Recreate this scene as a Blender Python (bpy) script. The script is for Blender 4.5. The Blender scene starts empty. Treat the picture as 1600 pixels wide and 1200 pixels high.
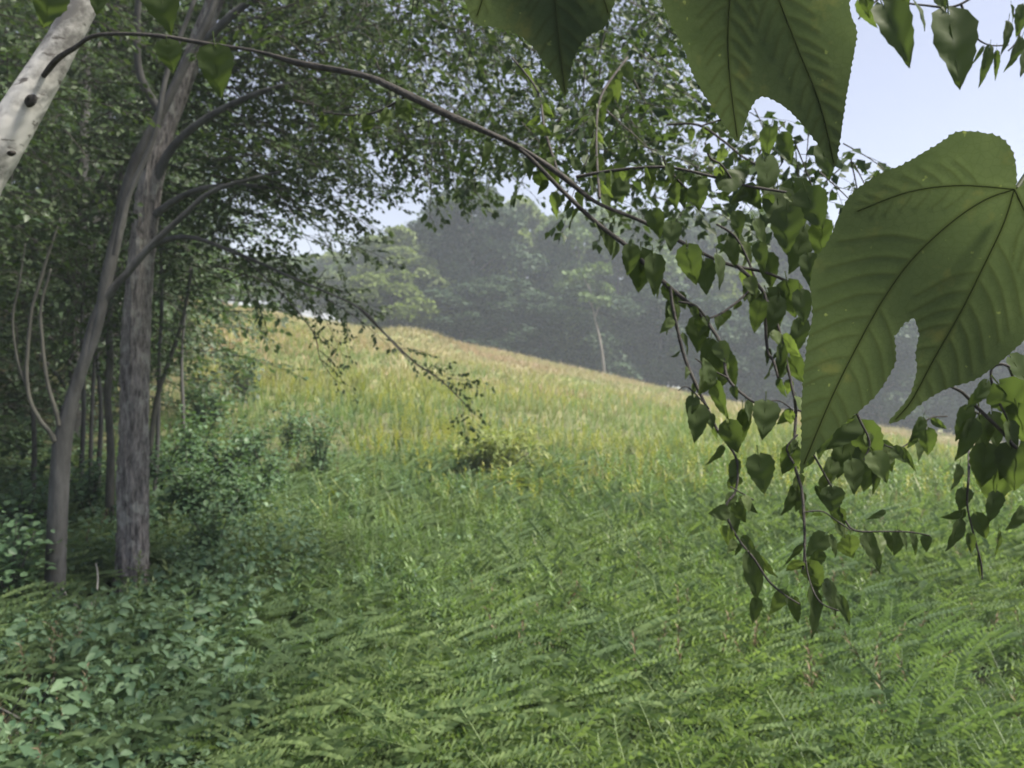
import bpy, math, random
import numpy as np
from mathutils import Vector, Matrix, geometry
rng = np.random.default_rng(7); random.seed(7)
R = math.radians
S = bpy.context.scene; C = S.collection
# ------------------------------------------------------------ camera
F = 1244.4; PITCH = R(1.84); CZ = 1.7
cam = bpy.data.cameras.new('camera'); cam.lens = 28; cam.sensor_width = 36
cam.clip_start = .02; cam.clip_end = 2000
cam.dof.use_dof = True; cam.dof.focus_distance = .62; cam.dof.aperture_fstop = 14
co = bpy.data.objects.new('camera', cam); C.objects.link(co); S.camera = co
co.location = (0, 0, CZ); co.rotation_euler = (R(90)-PITCH, 0, 0)
# ------------------------------------------------------------ light
SUN_EL, SUN_AZ = R(57), R(98)          # azimuth clockwise from +Y
w = bpy.data.worlds.new('World'); S.world = w; w.use_nodes = True
nt = w.node_tree; bg = nt.nodes['Background']
sky = nt.nodes.new('ShaderNodeTexSky'); sky.sky_type = 'NISHITA'; sky.sun_disc = False
sky.sun_elevation = SUN_EL; sky.sun_rotation = SUN_AZ % (2*math.pi)
sky.air_density = 1.0; sky.dust_density = 1.2; sky.ozone_density = 2.0
tint = nt.nodes.new('ShaderNodeMix'); tint.data_type = 'RGBA'; tint.blend_type = 'MULTIPLY'; tint.inputs[0].default_value = 1
tint.inputs[7].default_value = (1, .86, .855, 1); nt.links.new(sky.outputs[0], tint.inputs[6]); veil = nt.nodes.new('ShaderNodeMix'); veil.data_type = 'RGBA'; veil.inputs[0].default_value = .6; veil.inputs[7].default_value = (1.64, 1.63, 1.9, 1)
nt.links.new(tint.outputs[2], veil.inputs[6]); nt.links.new(veil.outputs[2], bg.inputs[0]); bg.inputs[1].default_value = .07
sl = bpy.data.lights.new('sun', 'SUN'); sl.energy = 3.4; sl.angle = R(10); sl.color = (1, .93, .80)
so = bpy.data.objects.new('sun', sl); C.objects.link(so)
sd = Vector((math.sin(SUN_AZ)*math.cos(SUN_EL), math.cos(SUN_AZ)*math.cos(SUN_EL), math.sin(SUN_EL)))
so.rotation_euler = sd.to_track_quat('Z', 'Y').to_euler(); so.location = (-20, 20, 30)
S.view_settings.view_transform = 'Standard'; S.view_settings.look = 'None'
S.view_settings.exposure = 2.12; S.view_settings.gamma = 1
S.cycles.max_bounces = 7; S.cycles.diffuse_bounces = 3; S.cycles.transmission_bounces = 4
S.cycles.volume_bounces = 1; S.cycles.transparent_max_bounces = 4

# ------------------------------------------------------------ helpers
FW = np.array((0, math.cos(PITCH), -math.sin(PITCH))); UP = np.array((0, math.sin(PITCH), math.cos(PITCH)))
def P(px, py, d):
    return np.array((0, 0, CZ)) + (px-800)/F*d*np.array((1., 0, 0)) + (600-py)/F*d*UP + d*FW
def gz(x, y):
    x = np.asarray(x, float); y = np.asarray(y, float)
    r = np.hypot(x, y); t = np.clip((r-4)/36, 0, 1); wt = t*t*(3-2*t)
    wt = np.where(y < 0, 0, wt*np.clip(y/6, 0, 1))
    ye = np.minimum(y, 58) - .05*np.maximum(y-58, 0); xe = 75*np.tanh(x/75)
    h = wt*(.0287*ye - .197*xe)
    h += .75*np.exp(-((x+5.6)/2.6)**2-((y-49)/3.2)**2)
    h += .05*np.sin(x*.9+1.3)*np.sin(y*.7)*np.clip(r/8, 0, 1)+.25*np.sin(x*.16+2)*np.sin(y*.13)*np.clip((r-12)/20, 0, 1)
    return h
def ground_pt(x, y): return (x, y, float(gz(x, y)))
def mesh(name, V, Fc, m, parent=None, smooth=False, loc=(0, 0, 0), rel=None):
    V = np.asarray(V, np.float32)
    if rel is not None: V = V-np.asarray(rel, np.float32)
    Fc = np.asarray(Fc, np.int32); k = Fc.shape[1]
    me = bpy.data.meshes.new(name); me.vertices.add(len(V)); me.vertices.foreach_set('co', V.ravel())
    me.loops.add(Fc.size); me.loops.foreach_set('vertex_index', Fc.ravel())
    me.polygons.add(len(Fc)); me.polygons.foreach_set('loop_start', np.arange(len(Fc), dtype=np.int32)*k)
    if smooth: me.polygons.foreach_set('use_smooth', np.ones(len(Fc), bool))
    me.update(calc_edges=True); me.materials.append(m)
    o = bpy.data.objects.new(name, me); C.objects.link(o); o.parent = parent; o.location = loc
    return o
def tag(o, label=None, cat=None, group=None, kind=None):
    for k, v in (('label', label), ('category', cat), ('group', group), ('kind', kind)):
        if v: o[k] = v
    return o
def thing(name, label, cat, loc=(0, 0, 0), group=None):
    o = bpy.data.objects.new(name, None); C.objects.link(o); o.location = loc; o.empty_display_size = .2
    return tag(o, label, cat, group)
def copy_tree(o, loc, rz, sc, label=None, group=None):
    r = o.copy(); C.objects.link(r); r.location = loc; r.rotation_euler = (0, 0, rz); r.scale = sc
    if label: r['label'] = label
    if group: r['group'] = group
    for ch in o.children:
        c = ch.copy(); C.objects.link(c); c.parent = r
    return r
def spline(pts, n=6):
    pts = np.asarray(pts, float); out = []
    for i in range(len(pts)-1):
        p0 = pts[max(i-1, 0)]; p1 = pts[i]; p2 = pts[i+1]; p3 = pts[min(i+2, len(pts)-1)]
        for k in range(n):
            t = k/n
            out.append(.5*((2*p1)+(-p0+p2)*t+(2*p0-5*p1+4*p2-p3)*t*t+(-p0+3*p1-3*p2+p3)*t**3))
    out.append(pts[-1]); return np.array(out)
def tube(pts, rad, seg=8, n=6, bump=0., flare=None):
    """points (N,3) and radii, smoothed -> verts, quads"""
    a = spline(np.column_stack([np.asarray(pts, float), np.asarray(rad, float)]), n)
    p, r = a[:, :3], np.maximum(a[:, 3], .0003)
    t = np.gradient(p, axis=0); t /= np.linalg.norm(t, axis=1)[:, None]+1e-9
    ref = np.array((0, 1., .2)) if abs(t[0][1]) < .8 else np.array((1., 0, 0))
    u = np.cross(t, ref); u /= np.linalg.norm(u, axis=1)[:, None]+1e-9; v = np.cross(t, u)
    an = np.linspace(0, 2*math.pi, seg, endpoint=False)
    rr = r[:, None]*np.ones(seg)
    if bump:
        L = np.concatenate([[0], np.cumsum(np.linalg.norm(np.diff(p, axis=0), axis=1))])
        for f1, f2, am in ((3, 2.1, .5), (5, 4.3, .4), (9, 9, .35), (17, 14, .3), (23, 31, .22)):
            rr = rr*(1+bump*am*np.sin(f1*an[None]+f2*L[:, None]+2.5*np.sin(L[:, None]*f2*.37+f1)))
        rr = rr*(1+bump*.35*rng.normal(size=rr.shape))/(1+bump*.9)
    V = p[:, None]+rr[:, :, None]*(np.cos(an)[None, :, None]*u[:, None]+np.sin(an)[None, :, None]*v[:, None])
    N = len(p); V = V.reshape(-1, 3)
    i = np.arange(N-1)[:, None]*seg; j = np.arange(seg)[None]; j2 = (j+1) % seg
    Q = np.stack([i+j, i+j2, i+seg+j2, i+seg+j], -1).reshape(-1, 4)
    # cap the far end
    V = np.vstack([V, p[-1:]]); e = (N-1)*seg
    cap = np.array([[e+k, e+(k+1) % seg, len(V)-1, len(V)-1] for k in range(seg)])
    return V, Q, cap
class MB:
    def __init__(s): s.V = []; s.T = []; s.n = 0
    def add(s, V, Fc):
        Fc = np.asarray(Fc); V = np.asarray(V)
        if Fc.shape[1] == 4:
            Fc = np.vstack([Fc[:, [0, 1, 2]], Fc[:, [0, 2, 3]]])
            Fc = Fc[(Fc[:, 0] != Fc[:, 1]) & (Fc[:, 1] != Fc[:, 2]) & (Fc[:, 2] != Fc[:, 0])]
        s.V.append(V); s.T.append(Fc+s.n); s.n += len(V)
    def tube(s, pts, rad, seg=8, n=6, bump=0.):
        V, Q, cap = tube(pts, rad, seg, n, bump); s.add(V, np.vstack([Q, cap]))
    def build(s, name, m, parent=None, smooth=False, rel=None):
        return mesh(name, np.vstack(s.V), np.vstack(s.T), m, parent, smooth, rel=rel)
def scatter(T, Fc, pos, ya, nrm, sc):
    """copies of a template, its +Y laid along ya, +Z near nrm"""
    T = np.asarray(T, float); pos = np.asarray(pos, float); n = len(pos)
    y = ya/(np.linalg.norm(ya, axis=1)[:, None]+1e-9)
    x = np.cross(y, nrm); x /= np.linalg.norm(x, axis=1)[:, None]+1e-9; z = np.cross(x, y)
    sc = np.asarray(sc, float)
    if sc.ndim == 1: sc = np.repeat(sc[:, None], 3, 1)
    V = pos[:, None]+(T[None, :, 0, None]*sc[:, 0, None, None])*x[:, None]+(T[None, :, 1, None]*sc[:, 1, None, None])*y[:, None]+(T[None, :, 2, None]*sc[:, 2, None, None])*z[:, None]
    k = len(T); Fa = (np.asarray(Fc)[None]+(np.arange(n)*k)[:, None, None]).reshape(-1, np.asarray(Fc).shape[1])
    return V.reshape(-1, 3), Fa
def rvec(n): 
    v = rng.normal(size=(n, 3)); return v/np.linalg.norm(v, axis=1)[:, None]
def noise2(x, y, f, s=0):
    return (np.sin(x*f+s+1.7*np.sin(y*f*.63+s))+np.sin(y*f*1.1+2*s+1.4*np.sin(x*f*.71+s*3)))*.5

# ------------------------------------------------------------ materials
def mat_base(name):
    m = bpy.data.materials.new(name); m.use_nodes = True
    t = m.node_tree; return m, t, t.nodes['Principled BSDF'], t.nodes['Material Output']
def N(t, ty, **kw):
    n = t.nodes.new(ty)
    for k, v in kw.items(): setattr(n, k, v)
    return n
def ramp(t, fac, stops):
    r = N(t, 'ShaderNodeValToRGB'); e = r.color_ramp.elements
    while len(e) < len(stops): e.new(.5)
    for el, (p, c) in zip(e, stops): el.position = p; el.color = (*c, 1)
    t.links.new(fac, r.inputs[0]); return r.outputs[0]
def noise(t, vec, scale, detail=3, rough=.6):
    n = N(t, 'ShaderNodeTexNoise'); n.inputs['Scale'].default_value = scale
    n.inputs['Detail'].default_value = detail; n.inputs['Roughness'].default_value = rough
    if vec is not None: t.links.new(vec, n.inputs['Vector'])
    return n.outputs[0]
def mixc(t, a, b, f, ty='MIX'):
    m = N(t, 'ShaderNodeMix', data_type='RGBA', blend_type=ty)
    for s, v in ((m.inputs[0], f), (m.inputs[6], a), (m.inputs[7], b)):
        if isinstance(v, (int, float)): s.default_value = v
        elif isinstance(v, tuple): s.default_value = (*v, 1)
        else: t.links.new(v, s)
    return m.outputs[2]
def leafmat(name, c1, c2, trans=.35, rough=.5, patch=None, pscale=.35, tcol=(1.25, 1.35, .6), spec=.35):
    """c1..c2 leaf to leaf; patch = colour of drier plants growing in patches"""
    m, t, b, out = mat_base(name)
    g = N(t, 'ShaderNodeNewGeometry'); col = ramp(t, g.outputs['Random Per Island'], [(0, c1), (1, c2)])
    if patch:
        f = noise(t, g.outputs['Position'], pscale, 3)
        mr = N(t, 'ShaderNodeMapRange'); mr.inputs[1].default_value = .46; mr.inputs[2].default_value = .62
        t.links.new(f, mr.inputs[0]); col = mixc(t, col, patch, mr.outputs[0])
    t.links.new(col, b.inputs['Base Color']); b.inputs['Roughness'].default_value = rough
    b.inputs['Specular IOR Level'].default_value = spec
    tr = N(t, 'ShaderNodeBsdfTranslucent'); t.links.new(mixc(t, col, tcol, 1., 'MULTIPLY'), tr.inputs[0])
    mx = N(t, 'ShaderNodeMixShader'); mx.inputs[0].default_value = trans
    t.links.new(b.outputs[0], mx.inputs[1]); t.links.new(tr.outputs[0], mx.inputs[2]); t.links.new(mx.outputs[0], out.inputs[0])
    return m
def barkmat(name, c1, c2, scale=(18, 18, 3), bump=.6, c3=None):
    m, t, b, out = mat_base(name)
    tc = N(t, 'ShaderNodeTexCoord'); mp = N(t, 'ShaderNodeMapping'); mp.inputs['Scale'].default_value = scale
    t.links.new(tc.outputs['Object'], mp.inputs[0]); f = noise(t, mp.outputs[0], 1, 6, .7)
    col = ramp(t, f, [(.36, c1), (.62, c2)])
    if c3: col = mixc(t, col, c3, ramp(t, noise(t, tc.outputs['Object'], 9, 4), [(.53, (0, 0, 0)), (.62, (.8, .8, .8))]))
    t.links.new(col, b.inputs['Base Color']); b.inputs['Roughness'].default_value = .9
    bp = N(t, 'ShaderNodeBump'); bp.inputs[0].default_value = bump; bp.inputs[1].default_value = .02
    t.links.new(f, bp.inputs['Height']); t.links.new(bp.outputs[0], b.inputs['Normal'])
    return m
M_bark = barkmat('grey_bark', (.05, .046, .043), (.27, .25, .235), (38, 38, 8), 1., (.30, .30, .27))
M_bark2 = barkmat('smooth_bark', (.035, .035, .033), (.085, .085, .082), (10, 10, 3), .4)
M_stem = barkmat('pale_stem', (.035, .036, .03), (.08, .078, .065), (20, 20, 6), .3)
M_twig = barkmat('dark_twig', (.014, .013, .012), (.045, .040, .035), (60, 60, 60), .4)
M_far = barkmat('far_bark', (.10, .09, .08), (.2, .18, .16), (2, 2, .6), .3)
M_pale = barkmat('dead_wood', (.2, .19, .17), (.36, .35, .31), (4, 4, 1), .3)
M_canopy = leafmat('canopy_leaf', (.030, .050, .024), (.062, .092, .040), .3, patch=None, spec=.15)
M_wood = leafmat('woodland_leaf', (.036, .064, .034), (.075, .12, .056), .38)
M_farA = leafmat('far_leaf_green', (.06, .10, .04), (.13, .18, .075), .25, spec=.08)
M_farB = leafmat('far_leaf_dark', (.025, .045, .028), (.05, .078, .045), .2, spec=.08)
M_farC = leafmat('far_leaf_yellow', (.07, .10, .03), (.13, .17, .045), .35, spec=.08)
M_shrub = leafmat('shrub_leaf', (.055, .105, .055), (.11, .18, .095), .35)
M_fern = leafmat('fern_leaf', (.068, .116, .052), (.205, .275, .122), .4, patch=(.112, .172, .09), pscale=.7)
M_goldfern = leafmat('yellow_fern_leaf', (.12, .165, .05), (.23, .26, .09), .4)
M_weed = leafmat('weed_leaf', (.075, .14, .042), (.155, .235, .08), .4, patch=(.125, .165, .07), pscale=.45)
M_vine = leafmat('vine_leaf', (.045, .09, .05), (.115, .18, .10), .3, spec=.2)
M_grass = leafmat('meadow_grass', (.09, .13, .03), (.19, .23, .06), .35, patch=(.19, .175, .09), pscale=.13)
M_dry = leafmat('dry_grass', (.20, .185, .09), (.31, .265, .15), .3, patch=(.27, .19, .13), pscale=.1)
M_yellow = leafmat('yellow_weed', (.17, .20, .03), (.30, .30, .05), .35)
M_near = leafmat('near_leaf', (.04, .060, .026), (.10, .135, .052), .5, spec=.12, patch=None)

M_dead = leafmat('dead_stem', (.10, .075, .05), (.20, .16, .11), .1, .8, spec=.1)
def groundmat():
    m, t, b, out = mat_base('field_soil')
    g = N(t, 'ShaderNodeNewGeometry'); sx = N(t, 'ShaderNodeSeparateXYZ'); t.links.new(g.outputs['Position'], sx.inputs[0])
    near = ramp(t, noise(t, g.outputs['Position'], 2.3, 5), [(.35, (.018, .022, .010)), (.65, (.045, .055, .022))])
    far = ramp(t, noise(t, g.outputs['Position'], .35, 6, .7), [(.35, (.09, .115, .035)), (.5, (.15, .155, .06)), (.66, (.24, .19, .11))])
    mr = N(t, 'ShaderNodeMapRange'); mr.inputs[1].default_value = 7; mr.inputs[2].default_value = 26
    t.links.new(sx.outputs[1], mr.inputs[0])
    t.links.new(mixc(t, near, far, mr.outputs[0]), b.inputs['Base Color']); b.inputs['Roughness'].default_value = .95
    return m
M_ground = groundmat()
def birchmat():
    m, t, b, out = mat_base('birch_bark')
    tc = N(t, 'ShaderNodeTexCoord'); mp = N(t, 'ShaderNodeMapping'); mp.inputs['Scale'].default_value = (6, 6, 22)
    t.links.new(tc.outputs['Object'], mp.inputs[0])
    base = ramp(t, noise(t, tc.outputs['Object'], 11, 5, .7), [(.38, (.14, .135, .125)), (.60, (.50, .49, .46))])
    lent = ramp(t, noise(t, mp.outputs[0], 3, 4), [(.60, (0, 0, 0)), (.66, (1, 1, 1))])
    t.links.new(mixc(t, base, (.10, .09, .08), lent), b.inputs['Base Color']); b.inputs['Roughness'].default_value = .65
    return m
M_birch = birchmat()
def bigleafmat():
    m, t, b, out = mat_base('big_leaf')
    at = N(t, 'ShaderNodeAttribute', attribute_name='vein'); tc = N(t, 'ShaderNodeTexCoord')
    base = ramp(t, noise(t, tc.outputs['Object'], 14, 5, .7), [(.3, (.036, .052, .031)), (.7, (.062, .082, .048))])
    sp = ramp(t, noise(t, tc.outputs['Object'], 130, 2), [(.70, (0, 0, 0)), (.76, (.7, .7, .7))])
    base = mixc(t, base, (.17, .20, .09), sp)
    vo = N(t, 'ShaderNodeTexVoronoi', feature='DISTANCE_TO_EDGE'); vo.inputs['Scale'].default_value = 230; t.links.new(tc.outputs['Object'], vo.inputs['Vector'])
    net = ramp(t, vo.outputs['Distance'], [(0, (.35, .35, .35)), (.10, (0, 0, 0))]); base = mixc(t, base, (.034, .048, .022), net)
    base = mixc(t, base, (.10, .10, .045), ramp(t, noise(t, tc.outputs['Object'], 38, 4), [(.60, (0, 0, 0)), (.72, (.5, .5, .5))]))
    col = mixc(t, base, (.034, .044, .022), at.outputs['Fac'])
    t.links.new(col, b.inputs['Base Color']); b.inputs['Roughness'].default_value = .62; b.inputs['Specular IOR Level'].default_value = .3
    bp = N(t, 'ShaderNodeBump'); bp.inputs[0].default_value = .35; bp.inputs[1].default_value = .002
    t.links.new(noise(t, tc.outputs['Object'], 220, 3), bp.inputs['Height']); t.links.new(bp.outputs[0], b.inputs['Normal'])
    tr = N(t, 'ShaderNodeBsdfTranslucent'); t.links.new(mixc(t, col, (1.1, 1.15, .7), 1., 'MULTIPLY'), tr.inputs[0])
    mx = N(t, 'ShaderNodeMixShader'); mx.inputs[0].default_value = .65
    t.links.new(b.outputs[0], mx.inputs[1]); t.links.new(tr.outputs[0], mx.inputs[2]); t.links.new(mx.outputs[0], out.inputs[0])
    return m
M_big = bigleafmat()

# ------------------------------------------------------------ templates
KITE = np.array([(0, 0, 0), (.32, .45, .10), (0, 1, -.06), (-.32, .45, .10)]); KITE_F = np.array([(0, 1, 2), (0, 2, 3)])
LANCE = np.array([(0, 0, 0), (.11, .4, .03), (0, 1, -.22), (-.11, .4, .03), (0, .45, 0)]); LANCE_F = np.array([(0, 1, 4), (1, 2, 4), (0, 4, 3), (4, 2, 3)])
OVAL = np.array([(0, 0, 0), (.26, .14, .06), (.40, .42, .10), (.24, .78, .02), (0, 1.05, -.10), (-.24, .78, .02), (-.40, .42, .10), (-.26, .14, .06), (0, .45, 0)])
OVAL_F = np.array([(8, i, i+1) for i in range(7)]+[(8, 7, 0)])
def frond_template(pairs=20, lean=.6):
    V = []; Fa = []; n = 0
    for k in range(pairs):
        t = .12+.86*k/(pairs-1); y = t; z = -lean*t*t
        L = .20*math.sin(min(1, t*1.25+.12)*math.pi*.86)+.03
        for s in (-1, 1):
            base = np.array((0, y, z)); d = np.array((s*.93, .38, -.14)); d /= np.linalg.norm(d); wv = np.array((0, .024, .0))
            tip = base+d*L
            V += [base-wv*.7, base+d*L*.5+wv+np.array((0, 0, .012)), tip, base+d*L*.5-wv*.9]
            Fa += [(n, n+1, n+2), (n, n+2, n+3)]; n += 4
    for k in range(5):
        a, b = k/5, (k+1)/5
        V += [(-.0035, a, -lean*a*a-.004), (.0035, a, -lean*a*a-.004), (.003, b, -lean*b*b-.004), (-.003, b, -lean*b*b-.004)]
        Fa += [(n, n+1, n+2), (n, n+2, n+3)]; n += 4
    return np.array(V, float), np.array(Fa)
FROND, FROND_F = frond_template()
def weed_template(seed, nl=24, spread=.20):
    r = np.random.default_rng(seed)
    a = np.arange(nl)*2.4+r.random(nl); h = .15+.85*np.arange(nl)/nl
    pos = np.column_stack([np.zeros(nl), h, np.zeros(nl)])
    L = spread*(1.15-.55*h)*r.uniform(.8, 1.2, nl)
    ya = np.column_stack([np.cos(a), np.full(nl, .75)+h*.5, np.sin(a)]); nn = np.tile((0, 1., 0), (nl, 1))
    V, Fa = scatter(LANCE*np.array((1.2, 1, 1.3)), LANCE_F, pos, ya, nn, L)
    st = np.array([(-.008, 0, 0), (.008, 0, 0), (.003, 1, 0), (-.003, 1, 0), (0, 0, -.008), (0, 0, .008), (0, 1, .003), (0, 1, -.003)])
    n = len(V); return np.vstack([V, st]), np.vstack([Fa, np.array([(0, 1, 2), (0, 2, 3), (4, 5, 6), (4, 6, 7)])+n])
WEEDS = [weed_template(s) for s in (1, 2, 3)]
def spray_template(seed, leaf=.075, step=.10, fill=1.):
    r = np.random.default_rng(seed); pos = []; ya = []; sc = []; tw = MB()
    zf = lambda y: -.22*y*y
    tw.tube([(0, 0, 0), (0, .5, zf(.5)), (0, 1, zf(1))], [.008, .005, .0015], 3, 3)
    y = .12; s = 1
    while y < 1:
        L = (.42*(1-y)+.14)*r.uniform(.7, 1.2); an = R(48+r.uniform(-12, 12)); d = np.array((s*math.sin(an), math.cos(an), r.uniform(-.25, .1)))
        b = np.array((0, y, zf(y))); tw.tube([b, b+d*L*.6, b+d*L+np.array((0, 0, -.12*L))], [.003, .002, .001], 3, 2)
        for k in np.arange(.05, L, .052):
            if r.random() > fill: continue
            pos.append(b+d*k+np.array((0, 0, -.12*k*k/L))); sg = 1 if r.random() < .5 else -1
            lv = d+sg*np.array((d[1], -d[0], 0))*.8+r.normal(size=3)*.3+np.array((0, 0, -.35)); ya.append(lv); sc.append(leaf*r.uniform(.7, 1.25))
        y += step*r.uniform(.6, 1.2); s = -s
    for k in range(3): pos.append((0, 1, zf(1))); ya.append(np.array((k-1, 1, -.3))); sc.append(leaf)
    n = len(pos); nn = np.tile((0, 0, 1.), (n, 1))+r.normal(size=(n, 3))*.45
    V, Fa = scatter(KITE, KITE_F, np.array(pos), np.array(ya), nn, np.array(sc))
    return V, Fa, np.vstack(tw.V), np.vstack(tw.T)
SPR = [spray_template(s) for s in (1, 2, 3, 4)]
SPARSE = [spray_template(s, .125, .2, .7) for s in (5, 6, 7)]
def sprays(pos, dirs, sizes, templ, leaf_mb, twig_mb, flat=.35):
    pos = np.asarray(pos); dirs = np.asarray(dirs); sizes = np.asarray(sizes); ids = rng.integers(0, len(templ), len(pos))
    nn = np.tile((0, 0, 1.), (len(pos), 1))+rng.normal(size=(len(pos), 3))*flat
    for i, T in enumerate(templ):
        k = ids == i
        if not k.any(): continue
        leaf_mb.add(*scatter(T[0], T[1], pos[k], dirs[k], nn[k], sizes[k]))
        if twig_mb is not None: twig_mb.add(*scatter(T[2], T[3], pos[k], dirs[k], nn[k], sizes[k]))

# ------------------------------------------------------------ ground
def axis(a, b, fine, n, pw):
    t = np.linspace(-1, 1, n); v = np.sign(t)*np.abs(t)**pw; return np.where(v < 0, -v*a, v*b)
gx = axis(-230, 230, 0, 221, 2.2); gyv = -40+290*np.linspace(0, 1, 260)**1.8; gx = np.linspace(-1, 1, 241); gx = np.sign(gx)*np.abs(gx)**2.2*230
X, Y = np.meshgrid(gx, gyv); Z = gz(X, Y)+.02*noise2(X, Y, 2.3)*(np.hypot(X, Y) < 25)
i = np.arange(len(gyv)-1)[:, None]*len(gx); j = np.arange(len(gx)-1)[None]
Q = np.stack([i+j, i+j+1, i+len(gx)+j+1, i+len(gx)+j], -1).reshape(-1, 4)
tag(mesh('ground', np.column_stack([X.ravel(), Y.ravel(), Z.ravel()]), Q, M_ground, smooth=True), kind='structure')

# ------------------------------------------------------------ far wood
def far_tree(seed, H, Rr, name, mleaf, nb=34, per=420, lf=.46, low=.12, label='', group=None, lean=0., mb=None, tr=.22):
    r = np.random.default_rng(seed); t = thing(name, label, 'tree', (0, 0, 0), group)
    tk = MB(); top = np.array((lean*H, 0, H*.8))
    tk.tube([(0, 0, -.6), (lean*H*.2, 0, H*.25), top*.7, top], [tr, tr*.8, tr*.5, tr*.15], 8, 4)
    L = MB(); cs = []
    for k in range(nb):
        z = low+(.93-low)*((k+.5)/nb)**.85; prof = math.sin(min(1, (z-low)/(1-low)*.80+.20)*math.pi)**.55
        a = r.uniform(0, 2*math.pi); q = r.uniform(.4, .95)*Rr*prof; c = np.array((math.cos(a)*q+lean*H*z, math.sin(a)*q, z*H)); rb = r.uniform(.17, .38)*Rr*(1.15-.3*z)
        cs.append(c)
        if k % 3 == 0: b0 = np.array((lean*H*z, 0, max(.1, z-.14)*H)); tk.tube([b0, (b0+c)/2+np.array((0, 0, .3)), c], [.07, .05, .02], 4, 3)
        n = per; d = r.normal(size=(n, 3)); d /= np.linalg.norm(d, axis=1)[:, None]; d[:, 2] = np.where(d[:, 2] < -.4, -d[:, 2], d[:, 2])
        rad = rb*r.uniform(.8, 1.08, n)*(1+.25*np.sin(d[:, 0]*5+k)*np.sin(d[:, 2]*4))
        p = c+d*rad[:, None]*np.array((1.15, 1.15, .85)); ya = r.normal(size=(n, 3)); nn = d+r.normal(size=(n, 3))*.4
        L.add(*scatter(KITE*np.array((1.5, 1, 1)), KITE_F, p, ya, nn, lf*r.uniform(.6, 1.2, n)))
    tk.build('trunk', mb or M_far, t); L.build('crown', mleaf, t); return t
GF = 'trees of the far wood behind the field'
LB = 'hazy green broadleaf tree in the massed row of the far wood beyond the field crest'
M_farD = leafmat('far_leaf_light', (.10, .14, .055), (.18, .22, .09), .3, spec=.08)
protoF = [far_tree(11, 16, 4.6, 'broadleaf_tree', M_farA, label=LB, group=GF),
          far_tree(12, 14, 4.8, 'broadleaf_tree', M_farB, label=LB, group=GF),
          far_tree(13, 15, 4.2, 'broadleaf_tree', M_farD, label=LB, group=GF, nb=30),
          far_tree(14, 12, 4.6, 'broadleaf_tree', M_farB, label=LB, group=GF, nb=30, low=.05),
          far_tree(15, 7, 3.6, 'broadleaf_tree', M_farC, label=LB, group=GF, nb=26, low=.02)]
used = set()
def place_far(v, px, d, s, sz=None, label=None, group=GF):
    x = (px-800)/F*d; z = float(gz(x, d)); sz = sz or s
    if v in used: o = copy_tree(protoF[v], (x, d, z), rng.uniform(0, 6.28), (s, s, sz), label or LB, group)
    else:
        used.add(v); o = protoF[v]; o.location = (x, d, z); o.rotation_euler = (0, 0, rng.uniform(0, 6.28)); o.scale = (s, s, sz)
        if label: o['label'] = label
    if label and label != LB and 'group' in o: del o['group']
    return o
# variant, px, distance, width scale, top row wanted
def far_at(v, px, d, s, toprow, **k):
    x = (px-800)/F*d; z = float(gz(x, d)); H = (16, 14, 15, 12, 7)[v]
    need = 1.7+(560-toprow)/F*d-z
    return place_far(v, px, d, s, max(.4, need/(H*.97)), **k)
far_at(1, 740, 72, 1.15, 304, label='tallest dark domed tree of the far wood, above the mound at the field edge')
far_at(2, 632, 69, .85, 362, label='lower pale green tree at the left end of the far wood')
far_at(2, 835, 76, 1.05, 318, label='green topped tree just right of the tall dark dome in the far wood')
far_at(0, 905, 74, 1.0, 330); far_at(2, 965, 77, .95, 335); far_at(0, 1030, 74, 1.0, 338); far_at(1, 1090, 76, 1.0, 340)
far_at(2, 1150, 73, 1.05, 345); far_at(0, 1210, 76, 1.1, 335); far_at(1, 1270, 74, 1.05, 350); far_at(2, 1335, 76, 1.1, 350)
far_at(0, 1400, 74, 1.1, 350); far_at(1, 1460, 75, 1.1, 350); far_at(2, 1525, 73, 1.1, 345); far_at(0, 1590, 76, 1.1, 345); far_at(1, 1660, 74, 1.1, 350); far_at(2, 1740, 75, 1.2, 350)
far_at(1, 690, 82, 1.1, 335); far_at(0, 590, 84, 1.0, 375); far_at(2, 560, 92, 1.1, 392); far_at(1, 500, 96, 1.2, 400); far_at(0, 440, 94, 1.2, 405); far_at(2, 370, 92, 1.3, 400); far_at(1, 280, 90, 1.4, 390); far_at(0, 190, 85, 1.4, 380)
for px in range(700, 1760, 62): far_at(int(rng.integers(0, 3)), px+rng.uniform(-12, 12), 88+rng.uniform(-2, 4), 1.15, 372+rng.uniform(-12, 15))
# dark lower trees and bushes at the wood's edge
for px, top in ((720, 450), (790, 440), (850, 470), (905, 455), (965, 470), (1030, 450), (1095, 475), (1160, 470), (1230, 480), (1300, 470), (1370, 500), (1440, 500), (1510, 490), (1580, 500), (1650, 490)):
    far_at(3, px+rng.uniform(-8, 8), 66+rng.uniform(-2, 2), .9, top)
for px in range(700, 1700, 75): far_at(3, px+rng.uniform(-12, 12), 78+rng.uniform(-2, 2), 1.1, 480)
far_at(4, 612, 64, .95, 430, label='pale yellow green bush beside the left end of the far wood')
far_at(4, 655, 66, .9, 470, label='light green bush standing at the foot of the far wood behind the mound')
far_at(4, 900, 67, .45, 495, label='small lit yellow green bush in front of the dark far wood')
lt = far_tree(31, 9, 1.9, 'leaning_tree', M_farA, nb=12, per=120, lf=.35, low=.62, label='slim pale leaning trunk with a thin crown in front of the dark far wood', mb=M_far, lean=-.14, tr=.12)
lt.location = ground_pt((945-800)/F*62, 62)

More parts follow.
